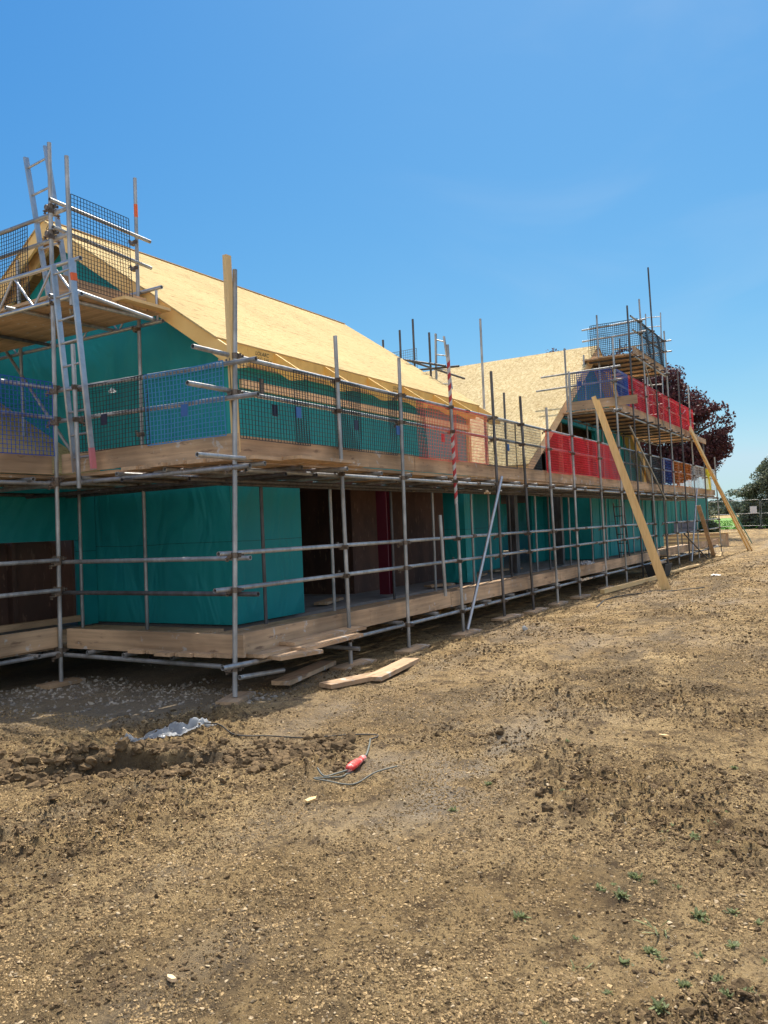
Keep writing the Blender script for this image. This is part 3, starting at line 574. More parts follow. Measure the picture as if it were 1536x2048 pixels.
# (base x, top x, top z, material) outer front row on y = 0
FR=[(-.07,.18,4.30,'steel'),(1.99,1.95,3.95,'steel'),(3.41,3.48,3.93,'steel'),(5.11,5.00,4.37,'steel'),(6.72,6.63,4.20,'steeldark'),(8.10,7.92,3.93,'steeldark'),(9.45,9.30,3.87,'steel'),(10.87,10.83,4.80,'board'),(12.92,12.78,4.41,'steel'),
    (14.73,14.51,6.18,'steel'),(16.47,16.16,7.35,'steeldark'),(18.3,17.58,7.84,'steel'),(19.64,18.94,9.09,'steeldark'),(21.30,20.76,7.52,'steel'),(23.1,22.61,6.49,'steeldark'),(24.86,24.37,6.27,'steel'),(26.86,26.87,4.55,'steeldark'),(29.86,29.34,3.97,'steel')]
STD=[]
for i,(bx_,tx_,tz_,mt) in enumerate(FR):
    b=(bx_,0,gz(bx_,0)+.045); t=(tx_,0,tz_)
    if mt=='board': mt='steel'
    if i==3:
        o=tube_part('standard',b,t,mt=mt,label='scaffold upright striped with red and white tape')
        for za,zb_ in ((1.98,3.0),(3.44,4.15)):
            z=za; k=0; mr,mw=MB(),MB(); mr.bore=mw.bore=False
            while z<zb_:
                p0=Vector(lerp(b,t,z)); q0=Vector(lerp(b,t,z+.085)); mm=(mr if k%2 else mw)
                if True:
                    # slanted ring
                    d=(q0-p0); n=12; i0=len(mm.v)
                    for c in (p0,q0):
                        for a in range(n):
                            th=2*math.pi*a/n; mm.v.append((c.x+.0255*math.cos(th),c.y+.0255*math.sin(th),c.z+.035*math.cos(th+.6)))
                    for a in range(n): l=(a+1)%n; mm.face((i0+a,i0+l,i0+n+l,i0+n+a),True)
                z+=.085; k+=1
            part('red_tape',mr,'tape_red',o); part('white_tape',mw,'tape_white',o)
    else: o=tube_part('standard',b,t,mt=mt)
    STD.append((o,b,t))
    lv=[(.33,0),(1.09,0),(1.43,0),(2.30,0),(3.05,0),(3.42,0)]
    if tz_<3.5: lv=lv[:4]
    if bx_>14 and bx_<25.5 : lv+=[(4.33,0),(5.08,0),(5.42,0)]
    if 18<bx_<22: lv+=[(6.13,0),(6.87,0),(7.20,0)]
    for z,_ in lv:
        if z<tz_-.05: coupler(o,lerp(b,t,z),0,flip=(i%2==1))
# square timber strapped to the corner upright
part('strapped_timber',MB().bar((.145,.045,2.46),(.10,.03,4.43),.075,.05,(0,1,0)),'pine_z',S)
# left return
g0=tube_part('standard',(0,2.66,gz(0,2.66)),(0,2.54,6.24)); 
for z in (.35,1.05,1.40,2.30,3.0,3.36,4.38,5.15,5.45): coupler(g0,lerp((0,2.66,0),(0,2.54,6.24),z),R_(90)if z<3.8 else R_(-90)); coupler(g0,lerp((0,2.66,0),(0,2.54,6.24),z+.05),0)
t1=tube_part('standard',(-.12,2.1,4.25),(-.12,2.1,5.92)); t2=tube_part('standard',(-.11,2.1,2.22),(-.11,2.12,3.82))
for z in (2.98,3.34): coupler(t2,(-.11,2.11,z),R_(-90))
p3=tube_part('standard',(1.45,2.80,.44),(1.45,2.72,6.38))
for z in (2.3,3.0,4.38,5.19,5.53): coupler(p3,(1.45,2.76,z),0,True)
part('orange_band',MB().tube((1.45,2.725,5.86),(1.45,2.724,6.03),.0252,12,False),'orange',p3)
tube_part('standard',(1.42,4.02,.44),(1.42,4.0,2.35))
tube_part('standard',(.0,5.2,.44),(0,5.2,6.1)); tube_part('standard',(1.45,5.2,.44),(1.45,5.2,5.8)); tube_part('standard',(-2.4,2.62,0),(-2.4,2.62,4.0)); 
# inner row uprights along the front
IN=[(2.26,2.36),(3.85,2.36),(5.62,2.36),(7.12,2.36),(8.80,2.36),(9.67,5.94),(10.78,4.52),(12.4,2.36),(13.3,2.36),(14.9,2.36),(16.9,6.34),(18.4,4.3),(20.0,4.3),(21.6,4.3),(23.0,4.3),(24.5,4.4),(26.8,3.9),(29.6,3.9)]
for x,t in IN: tube_part('inner_standard',(x,1.48,.44 if x<24 else gz(x,1.48)),(x-.02,1.46,t),mt='steel' if int(x*7)%3 else 'steeldark')
# rails and ledgers along the front
YR=.052
def rail(name,p,q,mt='steel',r=.0242): return tube_part(name,p,q,mt=mt,r=r)
def longrun(name,x0,x1,y,z,step=6.0,mt='steel',dz=0.):
    x=x0;k=0
    while x<x1-.3:
        e=min(x+step,x1); o=rail(name,(x,y,z+.004*((k*7)%3-1)+dz*(x-x0)),(e,y,z+.004*((k*5)%3-1)+dz*(e-x0)),mt=mt)
        if e<x1-.3: coupler(o,(e,y,z),0,sleeve=True)
        x=e;k+=1
longrun('guard_rail',-.17,18.4,YR,1.455,5.9); longrun('guard_rail',-.24,18.4,YR,1.105,6.3)
longrun('guard_rail',19.4,29.9,YR,1.45,6.); longrun('guard_rail',19.4,29.9,YR,1.08,6.)
longrun('guard_rail',-.41,29.6,YR,3.435,6.1); longrun('guard_rail',-.50,29.6,YR,3.075,5.6)
longrun('ledger',.05,29.6,YR,.335,6.0); longrun('ledger',.29,29.6,YR,2.29,5.7)
longrun('ledger',.2,29.6,1.43,.335,6.0,'steeldark'); longrun('ledger',-.1,29.4,1.43,2.27,6.4,'steeldark')
longrun('ledger',.2,29.4,.75,2.245,6.0,'steeldark')
rail('ledger',(-.52,-.055,2.39),(.25,-.055,2.385)); rail('ledger',(-.29,-.055,.375),(.22,-.055,.36)); rail('ledger',(-.05,-.05,.245),(.64,-.05,.20)); rail('transom',(1.72,.9,.30),(1.93,-.17,.235))
# gable side
rail('guard_rail',(YR,-.33,3.33),(YR,2.62,3.385)); rail('guard_rail',(YR,-.34,2.985),(YR,2.62,3.03)); rail('guard_rail',(YR,-.16,1.40),(YR,2.75,1.405)); rail('guard_rail',(YR,-.24,1.045),(YR,2.75,1.055),'steeldark')
rail('ledger',(YR,.26,.32),(YR,3.0,.345)); rail('ledger',(YR,-.2,2.30),(YR,4.2,2.30)); rail('ledger',(1.45,0,2.27),(1.45,6,2.27),'steeldark'); rail('ledger',(.75,-.1,2.25),(.75,4.2,2.25),'steeldark')
# wing side (runs to the left)
for z,n,x1 in ((3.40,'guard_rail',0),(3.06,'guard_rail',-.03),(1.43,'guard_rail',-.03),(1.09,'guard_rail',-.03),(.37,'ledger',.05),(2.31,'ledger',.05)): rail(n,(-6,2.60+(0 if n!='ledger' else .05),z),(x1,2.60+(0 if n!='ledger' else .05),z))
rail('brace',(1.45,5.75,4.75),(1.45,4.10,2.82)); rail('ledger',(-6,4.05,2.27),(1.5,4.05,2.27),'steeldark')
# transoms under the decks
def transoms(xs,y0,y1,z,mt='steel'):
    for k,x in enumerate(xs): rail('transom',(x,y0-.02*(k%3),z),(x,y1,z),mt)
transoms([.35,1.15,1.9,2.9,3.65,4.7,5.6,6.55,7.6,8.6,9.55,10.6,11.7,12.9,14.2,15.5,16.9,18.4,20,21.6,23.2,25,27,29.2],.0,1.62,2.345)
transoms([1.2,2.05,3.2,4.3,5.2,6.1,7.2,8.3,9.5,10.9,12.9,14.8,16.6,18.5,20.5,22.5,24.6,26.7,29],.0,1.62,.385)
for k,y in enumerate([.9,1.6,2.2,2.9,3.6]): rail('transom',(-.02*(k%2),y,2.345),(1.7,y,2.345)); rail('transom',(-.02*(k%2),y,.388),(1.7,y,.388))
for k,x in enumerate([-.35,-1.4,-2.6]): rail('transom',(x,2.55,2.345),(x,4.2,2.345)); rail('transom',(x,2.55,.388),(x,4.2,.388))
rail('transom',(.3,-.19,2.335),(.15,1.2,2.335)); rail('transom',(1.45,-.42,2.31),(1.35,1.5,2.36))
# third lift (front of the far cross wing) and fourth lift
longrun('guard_rail',14.45,25.6,YR,5.43,5.9,dz=-.008); longrun('guard_rail',14.45,25.6,YR,5.08,6.3,dz=-.008); longrun('ledger',14.4,25.8,YR,4.33,6); longrun('ledger',14.4,25.6,1.43,4.33,6,'steeldark')
transoms([14.8,15.6,16.5,17.4,18.3,19.2,20.1,21,22,23,24,25.2],-.05,1.6,4.385,'steeldark')
rail('guard_rail',(14.75,-.1,5.50),(14.75,2.0,5.47)); rail('guard_rail',(14.75,-.12,5.16),(14.75,2.15,5.12)); rail('ledger',(14.72,-.1,4.40),(14.72,2.1,4.40)); 
tube_part('standard',(14.7,1.28,2.4),(14.7,1.31,6.14)); tube_part('standard',(14.7,1.95,2.4),(14.7,1.98,4.3),mt='steeldark')
rail('guard_rail',(16.7,YR,7.19),(21.0,YR,7.24)); rail('guard_rail',(16.9,YR,6.84),(21.0,YR,6.88)); rail('ledger',(16.9,YR,6.1),(20.9,YR,6.1)); rail('ledger',(16.9,1.43,6.1),(20.9,1.43,6.1),'steeldark')
rail('guard_rail',(17.35,-.2,7.19),(17.35,1.62,7.16)); rail('guard_rail',(17.35,-.2,6.86),(17.35,1.62,6.83)); rail('guard_rail',(20.8,-.2,7.2),(20.8,1.6,7.18)); rail('guard_rail',(20.8,-.2,6.86),(20.8,1.6,6.84))
tube_part('standard',(17.3,1.15,2.4),(17.3,1.15,7.52)); tube_part('standard',(20.8,1.45,2.4),(20.8,1.42,7.5),mt='steeldark')
transoms([17.2,17.9,18.6,19.3,20,20.7],-.08,1.6,6.145,'steeldark')
# diagonal tubes
rail('brace',(6.72,-.07,2.42),(5.04,-.10,.06),'alu'); rail('brace',(24.60,-.08,2.57),(22.85,-.10,.10),'alu'); rail('brace',(21.9,-.08,1.05),(24.6,-.3,.1),'steeldark'); rail('brace',(15.53,-.06,4.05),(19.45,-.06,2.15),'board_z' if False else 'steel'); rail('brace',(18.2,.08,6.1),(20.4,.08,4.5))
tube_part('standard',(4.45,-.055,.62),(4.39,-.055,1.79)); 
# far gable tower behind the near roof
tw=[(9.7,3.09,3.0,6.22),(9.7,2.70,2.5,5.86),(9.7,3.43,3.0,6.03),(9.7,3.87,3,5.88)]
for x,y,z0,z1 in tw[:3]: tube_part('standard',(x,y,z0),(x,y,z1),mt='steeldark')
tube_part('standard',(9.7,3.87,3),(9.7,3.87,5.88),mt='steeldark')
rail('guard_rail',(9.75,3.25,5.33),(11.0,2.5,5.0),'steeldark'); rail('guard_rail',(9.66,2.0,5.02),(9.66,3.4,5.10),'steeldark'); rail('guard_rail',(9.62,3.4,5.36),(9.62,2.3,5.06),'steeldark')

# lattice beams of the high left platform
def lattice(x,y0,y1,zb,zt):
    l=thing_part('lattice_beam')
    return l
def lattice_part(x,y0,y1,zb,zt):
    m=MB(); m.tube((x,y0,zt),(x,y1,zt)); m.tube((x,y0,zb),(x,y1,zb))
    y=y0+.12;k=0
    m.tube((x,y0+.1,zb),(x,y0+.1,zt),.017,8,False)
    while y<y1-.3:
        a,b=(zb,zt) if k%2==0 else (zt,zb); m.tube((x,y,a),(x,y+.34,b),.014,8,False); y+=.36;k+=1
    return part('lattice_beam',m,['alu','bore'],S)
lattice_part(-.03,2.04,7.5,4.39,4.79); lattice_part(1.50,2.36,7.5,4.44,4.88)
rail('transom',(-.02,2.15,4.44),(1.12,2.17,4.36),'alu'); rail('transom',(-.1,3.3,4.44),(1.6,3.3,4.47)); rail('transom',(-.1,2.5,4.44),(1.6,2.5,4.47)); rail('transom',(-.1,4.6,4.44),(1.6,4.6,4.47),'steeldark'); rail('brace',(-.12,2.2,4.62),(-.10,4.6,4.36)) if False else None
rail('guard_rail',(.05,2.3,5.44),(.05,8,5.40)); rail('guard_rail',(.05,2.3,5.14),(.05,8,5.10)); rail('guard_rail',(-.06,2.49,5.55),(1.56,2.60,5.54)); rail('guard_rail',(-.03,2.49,5.24),(1.56,2.60,5.19))
part('toe_board',MB().box((.03,2.58,4.53),(1.44,2.615,4.755)),'board_x',S)
# toe boards
def toes(xs,y,z,mts=('board_x',)):
    for k in range(len(xs)-1):
        a,b=xs[k],xs[k+1]; j=(k%2)*.004; part('toe_board',MB().bar((a+.006,y+j,z+.113+.004*((k*3)%3)),(b-.004,y+j,z+.113+.004*((k*5)%3)),.036,.222),mts[k%len(mts)],S)
toes([.10,2.02,3.95,5.4,9.3,13.2,16.2,19.8,23.5,26.5,29.6],.098,2.415); toes([.12,2.6,4.9,7.4,9.9,12.0,16.0,18.9],.098,.415); toes([20.2,23.8,26.9,29.8],.098,.42)
toes([14.85,18.2,21.2,24.3,26.2],.098,4.42); toes([17.0,20.8],.098,6.2)
part('toe_board',MB().bar((.10,-.02,2.53),(.10,1.3,2.53),.036,.224),'board_y',S); part('toe_board',MB().bar((.10,1.3,2.535),(.10,2.62,2.535),.036,.224),'board_y',S)
part('toe_board',MB().bar((.10,.0,.525),(.10,2.64,.525),.036,.224),'board_y',S)
part('toe_board',MB().bar((-6,2.70,2.53),(.0,2.70,2.53),.036,.224),'board_x',S); part('toe_board',MB().bar((-6,2.70,.55),(.0,2.70,.55),.036,.224),'board_x',S)
part('toe_board',MB().bar((14.66,-.5,4.60),(14.66,1.25,4.60),.036,.224),'board_y',S); part('toe_board',MB().bar((24.6,-.03,4.44),(27.2,-.03,4.44),.036,.18),'board_x',S)

# ------------------------------------------------------------------ loose deck boards (each board lifts off)
BM={}
def board_mesh(L,ax,mt,wd=.225,t=.038):
    k=(round(L,2),ax,mt,wd,t)
    if k not in BM:
        m=MB(); 
        if ax=='x': m.box((-L/2,-wd/2,0),(L/2,wd/2,t))
        else: m.box((-wd/2,-L/2,0),(wd/2,L/2,t))
        BM[k]=m.mesh('scaffold_board',mt)
    return BM[k]
def board(x,y,z,L,ax,label,group,mt=None,rz=0.,rx=0.,wd=.225):
    o=bpy.data.objects.new('scaffold_board',board_mesh(L,ax,mt or 'board_'+ax,wd)); COL.objects.link(o); o.location=(x,y,z); o.rotation_euler=(rx,0,rz); setp(o,label,'scaffold board',group); return o
def deck_x(x0,x1,y0,n,z,label,group,gapat=None,offs=0.):
    for r in range(n):
        y=y0+r*.232+(.035 if gapat is not None and r>=gapat else 0)+rng.normal()*.002
        x=x0-(.1*((r*5)%4)/3); st=[3.9,3.0,3.9,2.4][r%4] 
        while x<x1-.4:
            L=min(st,x1+.1*((r*3)%4)/3-x); board(x+L/2,y,z+.001*((r*7)%3),round(L-.012,2),'x',label,group,rz=float(rng.normal()*.002)); x+=L; st=3.9
def deck_y(x0,n,y0,y1,z,label,group):
    for r in range(n):
        L=y1-y0; board(x0+r*.232,(y0+y1)/2,z+.001*((r*7)%3),round(L-.01,2),'y',label,group,rz=float(rng.normal()*.002))
deck_x(.02,29.5,.232,6,2.372,'weathered board laid in the first floor walkway along the front','boards of the first floor walkway',3)
deck_x(.02,18.5,.232,6,.410,'weathered board laid in the low walkway along the ground floor front','boards of the low walkway',3)
deck_x(20.2,29.7,.232,6,.410,'weathered board laid in the low walkway along the ground floor front','boards of the low walkway',3)
deck_y(.23,7,1.74,4.15,2.373,'board laid in the first floor walkway past the near gable','boards of the near gable walkway'); deck_y(.23,7,1.74,4.15,.412,'board laid in the low walkway at the foot of the near gable','boards of the low gable walkway')
deck_x(-6,.09,2.84,6,2.372,'board laid in the first floor walkway of the left wing','boards of the left wing walkway'); deck_x(-6,.09,2.84,6,.412,'board laid in the low walkway of the left wing','boards of the low left wing walkway')
deck_x(14.6,25.9,.232,6,4.413,'board laid in the upper walkway at the far gable','boards of the upper far walkway')
deck_x(16.9,20.9,.232,6,6.172,'board laid in the topmost platform at the far gable','boards of the topmost far platform')
for r in range(6): board(.16+r*.235,5.05-.02*(r%2),4.475+.007*r,5.4,'y','board in the high left platform below the near ridge','boards of the high left platform')
board(1.10,2.30,4.53,.75,'x','short pale board end laid across the high left platform',None,'pine_x')
# short offcut boards on the outriggers at the near corner
def striped_board(p,L,rz,label,cols):
    t=thing('scaffold_board',label,'scaffold board',p,'short boards poking out at the near corner')
    m=MB(); m.box((-L/2,-.112,0),(L/2,.112,.036)); me=m.mesh('plank','board_x'); o=bpy.data.objects.new('plank',me); COL.objects.link(o); o.parent=t
    m=MB(); m.box((L/2-.0,-.113,-.001),(L/2+.002,.113,.037)).box((L/2-.035,-.113,.0362),(L/2,.113,.0375)); me=m.mesh('end_hoop',cols); o=bpy.data.objects.new('end_hoop',me); COL.objects.link(o); o.parent=t
    t.rotation_euler=(0,0,rz); ROOT[t.name]=Vector(p); return t
striped_board((.85,-.02,.395),1.3,.02,'short board with orange painted end poking out under the low toe board','orange'); striped_board((1.25,-.20,.400),1.15,.03,'short sunlit board lying over the outrigger tubes below the low toe board','board_x')
striped_board((1.45,-.02,.438),1.4,-.01,'short board wedged against the low toe board','rust'); striped_board((.55,-.28,.37),.55,-.25,'stubby bleached board end at the near corner, below the others','cream')
striped_board((.75,-.06,2.375),1.2,.02,'short board with red and dark end hoop under the first floor toe board','tape_red'); striped_board((1.15,-.28,2.382),1.1,.03,'short board with black end hoop jutting from the first floor walkway','ink'); striped_board((1.75,-.12,2.376),.9,.0,'bleached board end jutting beyond the second upright at first floor','cream')

# ------------------------------------------------------------------ plastic mesh guard panels
PM={}
def panel_mesh(wd,h,cell,st,dp,mt):
    k=(wd,h,cell,st,dp,mt)
    if k not in PM:
        m=MB(); nx_=round(wd/cell); nz_=round(h/cell)
        rnd=random.Random(hash(k[:4])&255)
        sag=lambda u,v:.010*math.sin(u*5+v*3)
        for i in range(nx_+1):
            x=i*wd/nx_; s=st*(1.7 if i in(0,nx_) else 1)
            for j in range(4):
                za,zb=h*j/4,h*(j+1)/4; m.bar((x+sag(za,x)*.3,sag(x,za),za),(x+sag(zb,x)*.3,sag(x,zb),zb),dp,s,(1,0,0))
        for j in range(nz_+1):
            z=j*h/nz_; s=st*(1.7 if j in(0,nz_) else 1)
            for i in range(4):
                xa,xb=wd*i/4,wd*(i+1)/4; m.bar((xa,sag(xa,z),z+sag(xa,z)*.3),(xb,sag(xb,z),z+sag(xb,z)*.3),dp*.8,s,(0,0,1))
        PM[k]=m.mesh('mesh_guard',mt)
    return PM[k]
def panel(p,wd,h,rz,mt,label,cell=.048,st=.0042,dp=.006,tilt=0.,plate=None,pp=(.5,.5)):
    o=bpy.data.objects.new('mesh_guard',panel_mesh(wd,h,cell,st,dp,mt)); COL.objects.link(o); o.location=p; o.rotation_euler=(tilt,0,rz); setp(o,label,'mesh guard','plastic mesh guards hung on the guard rails')
    if plate:
        m=MB(); m.box((wd*pp[0]-.045,-.006,h*pp[1]-.06),(wd*pp[0]+.045,.004,h*pp[1]+.06)); me=m.mesh('name_plate',plate); q=bpy.data.objects.new('name_plate',me); COL.objects.link(q); q.parent=o
        if False: pass
    return o
Z2=2.60; HP=.80
# front, first floor
fp=[(.09,1.30,'black_mesh','black mesh guard at the near front corner, right beside the corner upright','plate_dark',(.52,.42)),
(1.12,1.35,'black_mesh','black mesh guard overlapping the second front upright','plate_blue',(.04,.42)),
(1.92,1.45,'black_mesh','black mesh guard just right of the second front upright','plate_dark',(.30,.40)),
(3.20,1.0,'black_mesh','black mesh guard around the third front upright','plate_blue',(.2,.4)),
(3.98,1.25,'pink_mesh','orange red mesh guard left of the striped upright','plate_red',(.62,.42)),
(5.14,1.25,'pink_mesh','orange red mesh guard right of the striped upright',None,0),
(6.35,1.35,'black_mesh','black mesh guard in front of the bare roof valley, left one','plate_blue',(.7,.45)),
(7.65,1.3,'black_mesh','black mesh guard in front of the bare roof valley, right one',None,0),
(9.25,1.5,'red_mesh','red mesh guard starting at the right end of the roof valley',None,0),
(10.75,1.9,'red_mesh','red mesh guard in front of the shaded far gable wall, second from the valley',None,0),
(12.7,2.0,'red_mesh','red mesh guard behind the leaning new timbers',None,0),
(15.2,1.9,'black_mesh','black mesh guard on the first floor rail just right of the leaning timbers',None,0),
(17.5,1.9,'black_mesh','black mesh guard on the first floor rail before the far gable end',None,0),
(19.4,1.6,'blue_mesh','dark blue mesh guard on the first floor rail near the far end',None,0),
(21.0,1.6,'orange_mesh','orange mesh guard on the first floor rail near the far end',None,0),
(22.6,1.6,'orange_mesh','second orange mesh guard on the far first floor rail, right of the first',None,0),
(24.2,1.5,'white_mesh','white mesh guard on the far first floor rail left of the yellow one',None,0),
(25.6,1.2,'white_mesh','white mesh guard touching the yellow one at the far end',None,0),
(26.9,1.5,'yellow_mesh','bright yellow mesh guard at the far end of the first floor rail',None,0),
(28.3,1.1,'white_mesh','pale mesh guard at the very end of the first floor rail',None,0)]
for i,(x,wd,mt,lb,pl,pp) in enumerate(fp):
    far=x>9; thick=.0042 if x<5 else .005; dp=.006
    if mt in('red_mesh','pink_mesh'): dp=.006; thick=.005
    if far: dp=.0075 if mt=='red_mesh' else .005; thick=.0055
    ce=.05 if x<19 or mt=='yellow_mesh' else .085
    panel((x,.020-.007*(i%2),Z2+.02*((i*3)%2)),wd,HP,0,mt,lb,ce if far else .050,thick,dp,tilt=.01*((i%3)-1),plate=pl,pp=pp or (.5,.5))
# gable side first floor
panel((.024,1.12,2.63),1.12,.74,R_(90),'black_mesh','black mesh guard on the near gable rail beside the two uprights',.050,.0045,.006,plate='plate_dark',pp=(.62,.45))
panel((.020,.06,2.62),1.10,.74,R_(90),'sky_mesh','pale blue mesh guard on the near gable rail beside the corner',.050,.006,.008,plate='plate_blue',pp=(.50,.42))
panel((-1.35,2.57,2.62),1.30,.84,0,'blue_mesh','bright blue mesh guard on the left wing rail',.050,.005,.007)
panel((-2.7,2.57,2.62),1.30,.84,0,'blue_mesh','bright blue mesh guard at the left edge of the wing rail',.050,.0075,.012)
# high left platform
panel((.22,2.47,4.62),.92,1.08,R_(3),'black_mesh','black mesh guard tied on the end rail of the high left platform',.046,.0045,.006,tilt=-.0)
panel((.0,2.98,4.52),1.3,.86,R_(90),'black_mesh','black mesh guard on the outer rail of the high left platform',.046,.0045,.006); panel((.0,4.3,4.52),1.3,.86,R_(90),'black_mesh','black mesh guard at the left edge of the high platform',.046,.0045,.006)
# upper far levels
panel((14.70,.05,4.72),1.25,.72,R_(90),'grey_mesh','grey mesh guard on the side rail of the upper far walkway',.055,.006,.008,plate='plate_blue',pp=(.72,.62)); panel((14.69,.9,4.60),.35,.85,R_(90),'grey_mesh','narrow grey mesh strip beside the side rail of the far walkway',.055,.006,.008)
panel((14.66,.10,4.74),.9,.70,R_(90),'blue_mesh','blue mesh guard behind the grey one at the far upper corner',.055,.008,.006)
ux=[(14.85,1.1,'blue_mesh','violet blue mesh guard at the corner of the upper far walkway'),(16.0,1.6,'red_mesh','red mesh guard on the upper far walkway, first from the corner'),(17.65,1.7,'red_mesh','red mesh guard on the upper far walkway, second from the corner'),(19.4,1.8,'red_mesh','red mesh guard on the upper far walkway, below the topmost platform'),(21.25,1.9,'red_mesh','red mesh guard on the upper far walkway, last but one'),(23.2,1.9,'red_mesh','red mesh guard at the far end of the upper walkway')]
for i,(x,wd,mt,lb) in enumerate(ux): panel((x,.02,4.62),wd,.82,0,mt,lb,.06,.007,.006)
panel((19.6,.20,4.60),1.4,.75,R_(12),'orange_mesh','orange mesh guard standing inside the upper far walkway',.06,.008,.006)
panel((17.33,.02,6.38),1.35,.86,R_(90),'black_mesh','black mesh guard on the side of the topmost far platform',.055,.010,.008); panel((17.38,.25,6.36),1.2,.8,R_(90),'black_mesh','black mesh guard doubled behind the side of the topmost platform',.06,.005,.006)
panel((17.5,.02,6.36),1.6,.86,0,'black_mesh','black mesh guard on the front of the topmost platform, left one',.06,.009,.008); panel((19.1,.02,6.36),1.6,.86,0,'black_mesh','black mesh guard on the front of the topmost platform, right one',.06,.009,.008)
panel((9.66,3.0,4.95),.9,.6,R_(90),'grey_mesh','grey mesh guard showing behind the near roof ridge',.055,.005,.006)

# ------------------------------------------------------------------ ladders
def ladder(name,label,a0,a1,b0,b1,n,mt='alu',group=None,r=.03):
    t=thing(name,label,'ladder',a0,group)
    for p,q in ((a0,a1),(b0,b1)):
        m=MB(); m.bar(p,q,.028,.062,(1,0,0)); part('stile',m,mt,t)
    m=None
    for k in range(n):
        f=(k+.6)/n; p=Vector(a0).lerp(Vector(a1),f); q=Vector(b0).lerp(Vector(b1),f); r_=MB(); r_.bore=False; r_.tube(p,q,.014,8,False); part('rung',r_,mt,t)
    return t
l1=ladder('ladder','aluminium ladder with an orange band rising to the high left platform',(-.02,1.96,2.42),(-.22,1.96,4.72),(.01,2.30,2.42),(-.19,2.30,4.72),9)
part('orange_band',MB().bar((-.199,1.95,4.48),(-.206,1.95,4.56),.032,.066,(1,0,0)),'orange',l1); part('pink_foot',MB().bar((-.02,1.96,2.43),(-.040,1.96,2.66),.031,.065,(1,0,0)),'pink_paint',l1)
ladder('ladder','aluminium ladder standing on the high left platform, leaning out over the ridge',(.53,2.90,4.42),(.23,2.90,6.39),(.51,3.25,4.42),(.21,3.25,6.34),6)
ladder('ladder','short ladder poking up behind the near roof ridge',(9.75,2.62,4.2),(9.70,2.54,5.81),(9.75,2.2,4.2),(9.70,2.345,5.72),5,'steel')
ladder('ladder','tall ladder top standing behind the topmost far platform',(21.6,.8,4.5),(21.93,.8,8.44),(21.7,.35,4.5),(22.1,.35,8.44),12,'steel')
ladder('ladder','ladder leaning inside the far ground floor walkway',(18.7,.9,.45),(18.25,.9,2.1),(18.9,1.25,.45),(18.45,1.25,2.1),6,'steeldark')

# ------------------------------------------------------------------ timbers, sole boards, clutter
def timber(name,label,p,q,wd,h,mt,cat='timber',up=(0,0,1),group=None):
    m=MB(); m.bar(p,q,wd,h,up); return solo(name,m,mt,label,cat,group,loc=p)
g=gz
timber('timber_prop','long new timber leaning against the scaffold, left of its pair',(12.98,-1.28,g(12.9,-1.3)-.05),(12.24,-.10,4.42),.10,.045,'pine_z',up=(1,.3,0),group='new timbers leaning on the scaffold')
timber('timber_prop','long new timber leaning against the scaffold, right of its pair',(13.0,-1.385,g(13,-1.46)-.05),(12.52,-.10,4.36),.10,.05,'pine_z',up=(1,.3,0),group='new timbers leaning on the scaffold')
timber('timber_prop','long pale timber leaning on the far corner of the scaffold, near the fence',(31.5,-.86,g(31.5,-.86)-.05),(23.8,-.09,4.66),.20,.06,'pine_z',up=(0,1,0),group='new timbers leaning on the scaffold')
timber('timber_prop','thin timber lying along the leaning timber at the far corner',(31.3,-1.0,g(31.3,-1.)-.02),(23.6,-.14,4.55),.07,.05,'pine_z',up=(0,1,0))
timber('timber_prop','thin green batten slanting from the far scaffold corner to the ground',(37.,-.35,g(37,-.35)),(24.93,-.12,4.04),.05,.03,'container',up=(0,1,0))
timber('timber_prop','brown weathered plank propped inside the far end of the scaffold',(26.4,-.25,g(26.4,-.2)),(24.6,-.10,1.98),.14,.05,'board_z',up=(1,0,0))
timber('loose_timber','new pale timber lying on the ground at the foot of the leaning pair',(11.6,-.27,.06),(15.9,-.62,.09),.10,.09,'pine_x')
timber('loose_timber','thin timber lying beside the grey tub',(17.2,-.35,.05),(21.0,-.62,.09),.16,.04,'pine_x'); timber('loose_timber','short pale plank at the foot of the last uprights',(26.2,-.42,.09),(29.0,-.05,.11),.2,.04,'pine_x')
timber('loose_plank','thick plank lying at an angle under the near corner',(.52,-.10,.09),(1.80,.20,.08),.21,.045,'board_x','plank')
timber('loose_plank','plank with a splintered end lying half in the sun',(.74,-.50,.045),(1.45,-.74,.05),.21,.045,'board_x','plank')
timber('loose_plank','sunlit split plank lying on the soil in front of the second upright',(1.20,-.79,.05),(2.36,-.62,.06),.20,.045,'board_x','plank')
so_=[(-.02,.03,.50,R_(20),'grey sole board under the near corner upright'),(2.02,-.02,.7,R_(0),'sole board under the second front upright'),(3.42,-.06,.7,R_(4),'sole board under the third front upright'),(5.1,-.06,.7,R_(3),'sole board under the striped upright'),(6.75,-.05,.8,R_(-3),'sole board under the first dark upright'),(8.12,-.04,.8,R_(2),'sole board under the second dark upright'),(9.47,.0,.7,R_(4),'sole board under the seventh front upright'),(10.9,0,.7,R_(-2),'sole board under the eighth front upright'),(12.92,0,.7,0,'sole board under the upright beside the leaning timbers')]
for x,y,L,rz,lb in so_:
    o=board(x,y,gz(x,y)+.006,L,'x',lb,'sole boards under the uprights'); o.name='sole_board'; o['category']='sole board'; o.rotation_euler.z=rz
board(.0,2.66,gz(0,2.66)+.004,.5,'x','sole board under the left inner corner upright',None).name='sole_board'
